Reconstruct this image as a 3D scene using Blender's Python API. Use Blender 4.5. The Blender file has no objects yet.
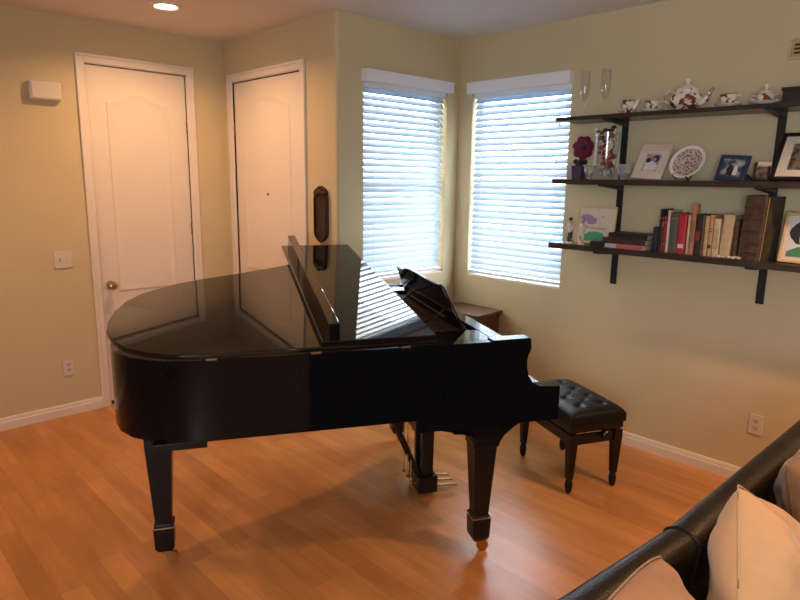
import bpy, bmesh, math, random
from mathutils import Vector, Matrix
random.seed(7)
R = math.radians
PI = math.pi
sc = bpy.context.scene
C = sc.collection

# ------------------------------------------------------------------ materials
def nodes_of(m):
    m.use_nodes = True
    nt = m.node_tree
    return nt, nt.nodes, nt.links, nt.nodes['Principled BSDF']

def mat(name, col, rough=.5, metal=0., coat=0., var=0., vscale=6., bump=0., bscale=80., spec=.5, stretch=None, trans=0., ior=1.45, sheen=0.):
    m = bpy.data.materials.new(name)
    nt, N, L, b = nodes_of(m)
    b.inputs['Base Color'].default_value = (*col, 1)
    b.inputs['Roughness'].default_value = rough
    b.inputs['Metallic'].default_value = metal
    b.inputs['Coat Weight'].default_value = coat
    b.inputs['Coat Roughness'].default_value = .03
    b.inputs['Specular IOR Level'].default_value = spec
    b.inputs['Transmission Weight'].default_value = trans
    b.inputs['IOR'].default_value = ior
    b.inputs['Sheen Weight'].default_value = sheen
    tc = N.new('ShaderNodeTexCoord')
    if stretch:
        mp = N.new('ShaderNodeMapping'); mp.inputs['Scale'].default_value = stretch
        L.new(tc.outputs['Object'], mp.inputs['Vector']); vec = mp.outputs['Vector']
    else:
        vec = tc.outputs['Object']
    if var:
        n = N.new('ShaderNodeTexNoise'); n.inputs['Scale'].default_value = vscale; n.inputs['Detail'].default_value = 4
        L.new(vec, n.inputs['Vector'])
        r = N.new('ShaderNodeMapRange')
        r.inputs['From Min'].default_value = .3; r.inputs['From Max'].default_value = .7
        r.inputs['To Min'].default_value = 1 - var; r.inputs['To Max'].default_value = 1 + var
        L.new(n.outputs['Fac'], r.inputs['Value'])
        mx = N.new('ShaderNodeVectorMath'); mx.operation = 'SCALE'
        mx.inputs[0].default_value = col
        L.new(r.outputs['Result'], mx.inputs['Scale'])
        L.new(mx.outputs['Vector'], b.inputs['Base Color'])
    if bump:
        n2 = N.new('ShaderNodeTexNoise'); n2.inputs['Scale'].default_value = bscale; n2.inputs['Detail'].default_value = 3
        L.new(vec, n2.inputs['Vector'])
        bp = N.new('ShaderNodeBump'); bp.inputs['Strength'].default_value = bump; bp.inputs['Distance'].default_value = .01
        L.new(n2.outputs['Fac'], bp.inputs['Height']); L.new(bp.outputs['Normal'], b.inputs['Normal'])
    return m

def floor_mat():
    m = bpy.data.materials.new('maple_planks')
    nt, N, L, b = nodes_of(m)
    tc = N.new('ShaderNodeTexCoord'); mp = N.new('ShaderNodeMapping')
    mp.inputs['Rotation'].default_value = (0, 0, R(90))
    L.new(tc.outputs['Object'], mp.inputs['Vector'])
    br = N.new('ShaderNodeTexBrick')
    br.offset = .37; br.offset_frequency = 2; br.squash = 1.35; br.squash_frequency = 3
    br.inputs['Color1'].default_value = (.53, .24, .077, 1)
    br.inputs['Color2'].default_value = (.38, .155, .048, 1)
    br.inputs['Mortar'].default_value = (.30, .13, .045, 1)
    br.inputs['Scale'].default_value = 1
    br.inputs['Mortar Size'].default_value = .0011
    br.inputs['Mortar Smooth'].default_value = .4
    br.inputs['Bias'].default_value = -.15
    br.inputs['Brick Width'].default_value = .82
    br.inputs['Row Height'].default_value = .1
    L.new(mp.outputs['Vector'], br.inputs['Vector'])
    mp2 = N.new('ShaderNodeMapping'); mp2.inputs['Scale'].default_value = (26, 2.2, 1)
    L.new(tc.outputs['Object'], mp2.inputs['Vector'])
    n = N.new('ShaderNodeTexNoise'); n.inputs['Scale'].default_value = 1; n.inputs['Detail'].default_value = 6; n.inputs['Roughness'].default_value = .6
    L.new(mp2.outputs['Vector'], n.inputs['Vector'])
    mp3 = N.new('ShaderNodeMapping'); mp3.inputs['Scale'].default_value = (5, 1.5, 1)
    L.new(tc.outputs['Object'], mp3.inputs['Vector'])
    n3 = N.new('ShaderNodeTexNoise'); n3.inputs['Scale'].default_value = 1.6; n3.inputs['Detail'].default_value = 3
    L.new(mp3.outputs['Vector'], n3.inputs['Vector'])
    r = N.new('ShaderNodeMapRange'); r.inputs['From Min'].default_value = .3; r.inputs['From Max'].default_value = .7
    r.inputs['To Min'].default_value = .88; r.inputs['To Max'].default_value = 1.1
    L.new(n.outputs['Fac'], r.inputs['Value'])
    r3 = N.new('ShaderNodeMapRange'); r3.inputs['From Min'].default_value = .3; r3.inputs['From Max'].default_value = .7
    r3.inputs['To Min'].default_value = .86; r3.inputs['To Max'].default_value = 1.1
    L.new(n3.outputs['Fac'], r3.inputs['Value'])
    mu = N.new('ShaderNodeMath'); mu.operation = 'MULTIPLY'
    L.new(r.outputs['Result'], mu.inputs[0]); L.new(r3.outputs['Result'], mu.inputs[1])
    v = N.new('ShaderNodeVectorMath'); v.operation = 'SCALE'
    L.new(br.outputs['Color'], v.inputs[0]); L.new(mu.outputs['Value'], v.inputs['Scale'])
    L.new(v.outputs['Vector'], b.inputs['Base Color'])
    b.inputs['Roughness'].default_value = .3; b.inputs['Specular IOR Level'].default_value = .32
    bp = N.new('ShaderNodeBump'); bp.inputs['Strength'].default_value = .12; bp.inputs['Distance'].default_value = .002
    L.new(n.outputs['Fac'], bp.inputs['Height']); L.new(bp.outputs['Normal'], b.inputs['Normal'])
    return m

def slat_mat():
    m = bpy.data.materials.new('blind_slats')
    nt, N, L, b = nodes_of(m)
    b.inputs['Base Color'].default_value = (.60, .66, .72, 1); b.inputs['Roughness'].default_value = .45
    t = N.new('ShaderNodeBsdfTranslucent'); t.inputs['Color'].default_value = (.36, .47, .58, 1)
    tc = N.new('ShaderNodeTexCoord'); n = N.new('ShaderNodeTexNoise'); n.inputs['Scale'].default_value = 9
    L.new(tc.outputs['Object'], n.inputs['Vector'])
    r = N.new('ShaderNodeMapRange'); r.inputs['To Min'].default_value = .26; r.inputs['To Max'].default_value = .32
    L.new(n.outputs['Fac'], r.inputs['Value'])
    mx = N.new('ShaderNodeMixShader')
    L.new(r.outputs['Result'], mx.inputs['Fac'])
    L.new(b.outputs['BSDF'], mx.inputs[1]); L.new(t.outputs['BSDF'], mx.inputs[2])
    L.new(mx.outputs['Shader'], N['Material Output'].inputs['Surface'])
    return m

def china_mat():
    m = bpy.data.materials.new('painted_china')
    nt, N, L, b = nodes_of(m)
    b.inputs['Roughness'].default_value = .12; b.inputs['Coat Weight'].default_value = .5
    tc = N.new('ShaderNodeTexCoord')
    n = N.new('ShaderNodeTexNoise'); n.inputs['Scale'].default_value = 30; n.inputs['Detail'].default_value = 2
    L.new(tc.outputs['Object'], n.inputs['Vector'])
    cr = N.new('ShaderNodeValToRGB'); cr.color_ramp.interpolation = 'LINEAR'
    e = cr.color_ramp.elements
    e[0].position = .0; e[0].color = (.80, .74, .66, 1)
    e[1].position = 1.; e[1].color = (.20, .05, .02, 1)
    k = e.new(.52); k.color = (.80, .74, .66, 1)
    k = e.new(.55); k.color = (.30, .26, .06, 1)
    k = e.new(.58); k.color = (.22, .04, .02, 1)
    L.new(n.outputs['Fac'], cr.inputs['Fac']); L.new(cr.outputs['Color'], b.inputs['Base Color'])
    return m

def blotch_mat(name, base, spots, scale, lo=.5, hi=.55, rough=.5):
    m = bpy.data.materials.new(name)
    nt, N, L, b = nodes_of(m)
    b.inputs['Roughness'].default_value = rough
    tc = N.new('ShaderNodeTexCoord')
    n = N.new('ShaderNodeTexNoise'); n.inputs['Scale'].default_value = scale; n.inputs['Detail'].default_value = 3
    L.new(tc.outputs['Object'], n.inputs['Vector'])
    cr = N.new('ShaderNodeValToRGB'); e = cr.color_ramp.elements
    e[0].position = lo; e[0].color = (*base, 1); e[1].position = hi; e[1].color = (*spots, 1)
    L.new(n.outputs['Fac'], cr.inputs['Fac']); L.new(cr.outputs['Color'], b.inputs['Base Color'])
    return m

def emit_mat(name, col, s):
    m = bpy.data.materials.new(name); nt, N, L, b = nodes_of(m)
    b.inputs['Base Color'].default_value = (.9, .85, .75, 1)
    b.inputs['Emission Color'].default_value = (*col, 1); b.inputs['Emission Strength'].default_value = s
    return m

def pane_mat(k0=.03, k1=.55):
    m = bpy.data.materials.new('window_glass'); nt, N, L, b = nodes_of(m)
    t = N.new('ShaderNodeBsdfTransparent'); g = N.new('ShaderNodeBsdfGlossy'); g.inputs['Roughness'].default_value = .02
    t.inputs['Color'].default_value = (.975, .985, .985, 1)
    lw = N.new('ShaderNodeLayerWeight'); lw.inputs['Blend'].default_value = .5
    p = N.new('ShaderNodeMath'); p.operation = 'POWER'; p.inputs[1].default_value = 4
    L.new(lw.outputs['Facing'], p.inputs[0])
    f = N.new('ShaderNodeMath'); f.operation = 'MULTIPLY_ADD'; f.inputs[1].default_value = k1; f.inputs[2].default_value = k0
    L.new(p.outputs['Value'], f.inputs[0])
    mx = N.new('ShaderNodeMixShader'); L.new(f.outputs['Value'], mx.inputs['Fac'])
    L.new(t.outputs['BSDF'], mx.inputs[1]); L.new(g.outputs['BSDF'], mx.inputs[2])
    L.new(mx.outputs['Shader'], N['Material Output'].inputs['Surface'])
    return m

M = {}
M['wall'] = mat('beige_wall_paint', (.60, .505, .315), .85, var=.03, vscale=1.5, bump=.12, bscale=140, spec=.25)
M['ceil'] = mat('ceiling_paint', (.74, .70, .66), .9, var=.03, vscale=2, bump=.15, bscale=120, spec=.2)
M['floor'] = floor_mat()
M['white'] = mat('white_trim_paint', (.74, .67, .60), .4, var=.015, vscale=3)
M['door'] = mat('white_door_paint', (.74, .665, .58), .42, var=.02, vscale=2.5)
M['plastic'] = mat('white_plastic', (.64, .585, .51), .4, var=.02)
M['slot'] = mat('dark_slot', (.05, .04, .035), .6, var=.1)
M['socket'] = mat('socket_face', (.52, .46, .38), .45, var=.03)
M['black'] = mat('polished_black_lacquer', (.004, .0042, .005), .07, var=.1, vscale=3, spec=.18)
M['lid'] = mat('polished_black_lid', (.006, .0055, .0055), .03, var=.1, vscale=2, spec=.5)
M['satin'] = mat('satin_black_wood', (.007, .006, .0055), .25, spec=.35, var=.15, vscale=8)
M['brass'] = mat('brass', (.50, .31, .12), .28, metal=1, var=.06)
M['iron'] = mat('bronze_iron_plate', (.30, .18, .075), .38, metal=.8, var=.15, vscale=12)
M['sound'] = mat('spruce_soundboard', (.42, .24, .10), .5, var=.12, vscale=10, stretch=(2, 20, 2))
M['felt'] = mat('dark_felt', (.035, .014, .012), .9, var=.2, vscale=40)
M['steel'] = mat('string_steel', (.5, .45, .4), .35, metal=1, var=.1)
M['leather'] = mat('black_tufted_leather', (.006, .0055, .0055), .42, spec=.22, var=.2, vscale=14, bump=.25, bscale=220)
M['sofa'] = mat('dark_brown_leather', (.014, .010, .007), .36, spec=.28, var=.3, vscale=9, bump=.25, bscale=120)
M['beigesuede'] = mat('beige_suede', (.47, .29, .15), .9, var=.09, vscale=9, bump=.55, bscale=17, sheen=.3, spec=.1)
M['tansuede'] = mat('tan_suede', (.28, .155, .085), .9, var=.1, vscale=9, bump=.55, bscale=17, sheen=.3, spec=.1)
M['brownsuede'] = mat('brown_suede', (.17, .095, .045), .9, var=.2, vscale=12, bump=.55, bscale=17, sheen=.3, spec=.1)
M['cabinet'] = mat('reddish_brown_wood', (.085, .030, .018), .33, coat=.3, var=.25, vscale=4, stretch=(3, 14, 3))
M['shelf'] = mat('dark_espresso_wood', (.038, .027, .021), .38, coat=.2, var=.3, vscale=5, stretch=(14, 2, 3))
M['ironblack'] = mat('black_painted_steel', (.012, .013, .013), .45, var=.15)
M['slat'] = slat_mat()
M['blindwhite'] = mat('blind_white', (.80, .80, .82), .4, var=.015)
M['cord'] = mat('blind_cord', (.75, .77, .8), .7, var=.05)
M['vinyl'] = mat('window_vinyl', (.80, .80, .78), .4, var=.02)
M['pane'] = pane_mat()
M['china'] = china_mat()
M['porcelain'] = mat('white_porcelain', (.82, .77, .70), .12, coat=.5, var=.02)
M['gold'] = mat('gold_rim', (.75, .48, .15), .3, metal=1, var=.05)
M['glass'] = pane_mat(.06, .95); M['glass'].name = 'clear_glass'
M['bowlglass'] = blotch_mat('cut_crystal', (.9, .92, .93), (.8, .85, .9), 60, rough=.05)
M['bowlglass'].node_tree.nodes['Principled BSDF'].inputs['Transmission Weight'].default_value = .8
M['redflower'] = mat('burgundy_petals', (.14, .008, .034), .7, var=.3, vscale=40)
M['blackbit'] = mat('black_matte', (.014, .012, .012), .6, var=.2, vscale=30)
M['purple'] = mat('purple_glaze', (.075, .035, .075), .35, var=.2, vscale=20)
M['card'] = mat('pale_card', (.60, .53, .47), .8, var=.05)
M['podred'] = mat('dried_red_pods', (.26, .035, .035), .7, var=.3, vscale=60)
M['podwhite'] = mat('dried_white_pods', (.66, .55, .50), .7, var=.15, vscale=60)
M['poddark'] = mat('dried_dark_pods', (.06, .018, .022), .7, var=.3, vscale=60)
M['frame_white'] = mat('whitewashed_frame', (.66, .56, .46), .5, var=.05, vscale=20)
M['frame_oak'] = mat('light_oak_frame', (.62, .43, .23), .5, var=.12, vscale=8, stretch=(8, 8, 2))
M['frame_blue'] = mat('dark_blue_frame', (.022, .045, .085), .35, var=.2, vscale=20)
M['frame_black'] = mat('black_frame', (.014, .011, .010), .35, var=.2, vscale=20)
M['frame_brown'] = mat('dark_brown_frame', (.035, .022, .018), .4, var=.2, vscale=20)
M['mat_white'] = mat('picture_mount', (.66, .60, .50), .8, var=.03)
M['photo_grey'] = blotch_mat('grey_photo_print', (.16, .17, .20), (.42, .43, .46), 30, .42, .6, .35)
M['photo_dark'] = blotch_mat('dark_photo_print', (.05, .045, .035), (.20, .17, .13), 34, .42, .6, .35)
M['photo_blue'] = blotch_mat('blue_photo_print', (.03, .05, .085), (.34, .36, .40), 26, .48, .6, .35)
M['skin'] = mat('printed_skin', (.50, .32, .22), .5, var=.08, vscale=40)
M['muted'] = mat('printed_dim_face', (.17, .13, .09), .5, var=.2, vscale=40)
M['hair'] = mat('printed_dark_hair', (.022, .026, .035), .5, var=.2, vscale=40)
M['pwhite'] = mat('printed_white_cloth', (.66, .66, .68), .5, var=.06, vscale=40)
M['pgreen'] = mat('printed_green', (.055, .24, .10), .5, var=.15, vscale=40)
M['paper'] = mat('drawing_paper', (.60, .52, .42), .85, var=.05, vscale=30)
M['crayon_purple'] = mat('purple_crayon', (.33, .19, .36), .85, var=.3, vscale=60)
M['crayon_green'] = mat('green_crayon', (.07, .30, .16), .85, var=.15, vscale=50)
M['crayon_pink'] = mat('pink_crayon', (.55, .34, .30), .85, var=.25, vscale=50)
M['plate_pat'] = blotch_mat('brown_transfer_pattern', (.62, .53, .46), (.20, .11, .10), 95, .44, .62, .2)
M['pages'] = mat('book_pages', (.56, .46, .31), .85, var=.12, vscale=90, stretch=(1, 60, 1))
M['antique'] = mat('antique_leather_binding', (.075, .036, .019), .6, var=.4, vscale=18, bump=.5, bscale=60)
M['antique_side'] = mat('antique_cloth_cover', (.055, .045, .026), .65, var=.4, vscale=14, bump=.4, bscale=60)
M['carved'] = mat('dark_carved_wood', (.035, .018, .010), .5, var=.4, vscale=30, bump=.6, bscale=70)
M['nickel'] = mat('brushed_nickel_brass', (.46, .36, .24), .28, metal=1, var=.06)
M['hinge'] = mat('aged_hinge_steel', (.22, .16, .10), .4, metal=1, var=.1)
M['lamp'] = emit_mat('lit_lamp_diffuser', (1., .80, .52), 22.)
M['tan'] = mat('tan_plaque', (.46, .34, .17), .7, var=.15, vscale=30)
M['navycloth'] = mat('navy_glaze', (.03, .035, .075), .4, var=.2, vscale=40)
M['crumple'] = mat('crumpled_white_paper', (.62, .54, .46), .8, var=.15, vscale=60, bump=.5)

# ------------------------------------------------------------------ mesh helpers
def box(bm, x0, x1, y0, y1, z0, z1):
    vs = [bm.verts.new((x, y, z)) for z in (z0, z1) for y in (y0, y1) for x in (x0, x1)]
    for f in ((0, 2, 3, 1), (4, 5, 7, 6), (0, 1, 5, 4), (2, 6, 7, 3), (0, 4, 6, 2), (1, 3, 7, 5)):
        bm.faces.new([vs[i] for i in f])
    return vs

AX = {'x': lambda a, p, q: (a, p, q), 'y': lambda a, p, q: (p, a, q), 'z': lambda a, p, q: (p, q, a)}
def prism(bm, pts, a0, a1, axis='z'):
    f = AX[axis]
    A = [bm.verts.new(f(a0, *p)) for p in pts]; B = [bm.verts.new(f(a1, *p)) for p in pts]
    bm.faces.new(A); bm.faces.new(B[::-1]); n = len(pts)
    for i in range(n):
        bm.faces.new((A[i], B[i], B[(i + 1) % n], A[(i + 1) % n]))
    return A, B

def frustum(bm, cx, cy, z0, z1, w0, w1, d0=None, d1=None):
    d0 = d0 or w0; d1 = d1 or w1
    A = [bm.verts.new((cx + sx * w0 / 2, cy + sy * d0 / 2, z0)) for sx, sy in ((-1, -1), (1, -1), (1, 1), (-1, 1))]
    B = [bm.verts.new((cx + sx * w1 / 2, cy + sy * d1 / 2, z1)) for sx, sy in ((-1, -1), (1, -1), (1, 1), (-1, 1))]
    bm.faces.new(A[::-1]); bm.faces.new(B)
    for i in range(4):
        bm.faces.new((A[i], A[(i + 1) % 4], B[(i + 1) % 4], B[i]))

def sqlathe(bm, prof, cx, cy):
    """stack of square sections: prof = [(half width, z)]"""
    rings = [[bm.verts.new((cx + sx * r, cy + sy * r, z)) for sx, sy in ((-1, -1), (1, -1), (1, 1), (-1, 1))] for r, z in prof]
    bm.faces.new(rings[0][::-1]); bm.faces.new(rings[-1])
    for a, b in zip(rings, rings[1:]):
        for i in range(4):
            bm.faces.new((a[i], a[(i + 1) % 4], b[(i + 1) % 4], b[i]))

def lathe(bm, prof, c=(0, 0, 0), n=20, axis='z', caps=True):
    rings = []
    for r, z in prof:
        ring = []
        for i in range(n):
            t = 2 * PI * i / n; p, q = r * math.cos(t), r * math.sin(t)
            v = {'z': (p, q, z), 'x': (z, p, q), 'y': (q, z, p)}[axis]
            ring.append(bm.verts.new((v[0] + c[0], v[1] + c[1], v[2] + c[2])))
        rings.append(ring)
    if caps:
        bm.faces.new(rings[0][::-1]); bm.faces.new(rings[-1])
    for a, b in zip(rings, rings[1:]):
        for i in range(n):
            bm.faces.new((a[i], a[(i + 1) % n], b[(i + 1) % n], b[i]))

def tube(bm, pts, r, n=8):
    pts = [Vector(p) for p in pts]
    rs = r if isinstance(r, (list, tuple)) else [r] * len(pts)
    rings = []
    up = Vector((0, 0, 1))
    for i, p in enumerate(pts):
        d = (pts[min(i + 1, len(pts) - 1)] - pts[max(i - 1, 0)]).normalized()
        s = d.cross(up)
        if s.length < 1e-3: s = d.cross(Vector((1, 0, 0)))
        s.normalize(); t = s.cross(d)
        rings.append([bm.verts.new(p + rs[i] * (math.cos(2 * PI * k / n) * s + math.sin(2 * PI * k / n) * t)) for k in range(n)])
    bm.faces.new(rings[0][::-1]); bm.faces.new(rings[-1])
    for a, b in zip(rings, rings[1:]):
        for i in range(n):
            bm.faces.new((a[i], a[(i + 1) % n], b[(i + 1) % n], b[i]))

def blob(bm, c, r, n=10, m=6):
    rx, ry, rz = r if isinstance(r, (tuple, list)) else (r, r, r)
    rings = []
    for j in range(1, m):
        a = PI * j / m
        rings.append([bm.verts.new((c[0] + rx * math.sin(a) * math.cos(2 * PI * i / n), c[1] + ry * math.sin(a) * math.sin(2 * PI * i / n), c[2] - rz * math.cos(a))) for i in range(n)])
    b = bm.verts.new((c[0], c[1], c[2] - rz)); t = bm.verts.new((c[0], c[1], c[2] + rz))
    for i in range(n):
        bm.faces.new((b, rings[0][(i + 1) % n], rings[0][i])); bm.faces.new((t, rings[-1][i], rings[-1][(i + 1) % n]))
    for a, q in zip(rings, rings[1:]):
        for i in range(n):
            bm.faces.new((a[i], a[(i + 1) % n], q[(i + 1) % n], q[i]))

def disc_pts(cx, cz, rx, rz, n=20, wob=0., seed=0):
    rnd = random.Random(seed)
    return [(cx + rx * (1 + wob * (rnd.random() - .5)) * math.cos(2 * PI * i / n), cz + rz * (1 + wob * (rnd.random() - .5)) * math.sin(2 * PI * i / n)) for i in range(n)]

def obj(name, bm, m, parent=None, smooth=False, bevel=0., seg=2, sub=0, loc=None, label=None):
    bmesh.ops.recalc_face_normals(bm, faces=bm.faces)
    me = bpy.data.meshes.new(name); bm.to_mesh(me); bm.free()
    me.materials.append(m if not isinstance(m, str) else M[m])
    if smooth:
        for p in me.polygons: p.use_smooth = True
        if not sub: me.set_sharp_from_angle(angle=R(38))
    o = bpy.data.objects.new(name, me); C.objects.link(o)
    if parent: o.parent = parent
    if loc: o.location = loc
    if bevel:
        b = o.modifiers.new('bevel', 'BEVEL'); b.width = bevel; b.segments = seg; b.limit_method = 'ANGLE'; b.angle_limit = R(35)
        b.harden_normals = False
    if sub:
        s = o.modifiers.new('sub', 'SUBSURF'); s.levels = sub; s.render_levels = sub
    if label: o['label'] = label
    return o

def BM(): return bmesh.new()
def tag(o, label, cat, group=None, kind=None):
    o['label'] = label; o['category'] = cat
    if group: o['group'] = group
    if kind: o['kind'] = kind
    return o
def thing(name, label, cat, loc=(0, 0, 0), rot=(0, 0, 0), group=None):
    o = bpy.data.objects.new(name, None); C.objects.link(o)
    o.location = loc; o.rotation_euler = rot; o.empty_display_size = .1
    return tag(o, label, cat, group)
def struct(o, label, cat):
    return tag(o, label, cat, kind='structure')
def copy_tree(o, parent=None):
    c = o.copy(); C.objects.link(c)
    if parent: c.parent = parent
    for ch in list(o.children):
        copy_tree(ch, c)
    return c

# ------------------------------------------------------------------ room numbers
yL, xR, yW, xC, zc = 4.733, 3.80, 3.288, 2.605, 2.75
xB, yB = -2.2, -3.0
TH = .14

bm = BM(); box(bm, xB, xR, yB, yL + TH, -.1, 0); box(bm, xC + .001, xC + TH, yW + .2, yL - .01, -.0995, -.0005)
struct(obj('floor', bm, 'floor'), 'light maple plank floor', 'floor')
bm = BM(); box(bm, xB - TH, xR + TH, yB - TH, yL + TH, zc, zc + .12)
struct(obj('ceiling', bm, 'ceil'), 'plain painted ceiling', 'ceiling')

# left wall with the hole for the door
D1 = dict(x0=1.559, x1=2.279, z1=2.462)
bm = BM()
box(bm, xB - TH, D1['x0'], yL, yL + TH, 0, zc); box(bm, D1['x1'], xC + TH, yL, yL + TH, 0, zc)
box(bm, D1['x0'], D1['x1'], yL, yL + TH, D1['z1'], zc)
box(bm, D1['x0'], D1['x1'], yL + .10, yL + TH, 0, D1['z1'])
struct(obj('wall_left', bm, 'wall'), 'beige wall holding the left door', 'wall')
# entry wall with second door, bullnose corner
D2 = dict(y0=3.69, y1=4.605, z1=2.432)
bm = BM(); q = .02
box(bm, xC, xC + TH, yW + q, D2['y0'], 0, zc); box(bm, xC, xC + TH, D2['y1'], yL, 0, zc)
box(bm, xC, xC + TH, D2['y0'], D2['y1'], D2['z1'], zc); box(bm, xC + .10, xC + TH, D2['y0'], D2['y1'], 0, D2['z1'])
prism(bm, [(xC + q, yW + q)] + [(xC + q - q * math.cos(t), yW + q - q * math.sin(t)) for t in [PI / 2 * k / 6 for k in range(7)]], 0, zc)
struct(obj('wall_entry', bm, 'wall', smooth=True), 'beige wall holding the right door and dark plaque', 'wall')
# window wall
W1 = dict(a0=2.828, a1=3.662, z0=.985, z1=2.36)
bm = BM()
box(bm, xC + q, W1['a0'], yW, yW + TH, 0, zc); box(bm, W1['a1'], xR + TH, yW, yW + TH, 0, zc)
box(bm, W1['a0'], W1['a1'], yW, yW + TH, 0, W1['z0']); box(bm, W1['a0'], W1['a1'], yW, yW + TH, W1['z1'], zc)
struct(obj('wall_far', bm, 'wall'), 'beige wall holding the left window', 'wall')
# right wall
W2 = dict(a0=2.312, a1=3.152, z0=.965, z1=2.36)
bm = BM()
box(bm, xR, xR + TH, yB - TH, W2['a0'], 0, zc); box(bm, xR, xR + TH, W2['a1'], yW, 0, zc)
box(bm, xR, xR + TH, W2['a0'], W2['a1'], 0, W2['z0']); box(bm, xR, xR + TH, W2['a0'], W2['a1'], W2['z1'], zc)
struct(obj('wall_right', bm, 'wall'), 'beige wall holding the right window and the shelves', 'wall')
W3 = dict(a0=-2.0, a1=-.2, z0=.95, z1=2.4)  # unseen window opening, added to bring more daylight into the room
bm = BM(); box(bm, xB - TH, xB, yB, W3['a0'], 0, zc); box(bm, xB - TH, xB, W3['a1'], yL, 0, zc)
box(bm, xB - TH, xB, W3['a0'], W3['a1'], 0, W3['z0']); box(bm, xB - TH, xB, W3['a0'], W3['a1'], W3['z1'], zc)
struct(obj('wall_near', bm, 'wall'), 'beige wall on the viewer side', 'wall')
bm = BM(); box(bm, xB - TH, xR, yB - TH, yB, 0, zc)
struct(obj('wall_back', bm, 'wall'), 'beige wall behind the sofa', 'wall')

# baseboards (stepped profile)
def baseboard(name, a, b, d, label):
    """a->b along the wall, d = unit into the room"""
    a, b, d = Vector(a), Vector(b), Vector(d)
    prof = [(0, 0), (.016, 0), (.016, .055), (.012, .06), (.012, .07), (.008, .085), (0, .085)]
    bm = BM()
    A = [bm.verts.new((a.x + d.x * p, a.y + d.y * p, z)) for p, z in prof]
    B = [bm.verts.new((b.x + d.x * p, b.y + d.y * p, z)) for p, z in prof]
    bm.faces.new(A); bm.faces.new(B[::-1])
    for i in range(len(prof)):
        bm.faces.new((A[i], B[i], B[(i + 1) % len(prof)], A[(i + 1) % len(prof)]))
    struct(obj(name, bm, 'white'), label, 'baseboard')
baseboard('baseboard_left', (xB, yL), (1.497, yL), (0, -1), 'white baseboard left of the left door')
baseboard('baseboard_between', (2.345, yL), (xC, yL), (0, -1), 'white baseboard between the two doors')
baseboard('baseboard_entry', (xC, yW + .02), (xC, 3.635), (-1, 0), 'white baseboard below the dark plaque')
baseboard('baseboard_far', (xC + .02, yW), (xR, yW), (0, -1), 'white baseboard below the left window')
baseboard('baseboard_right', (xR, yW), (xR, yB), (-1, 0), 'white baseboard along the right wall')

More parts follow.
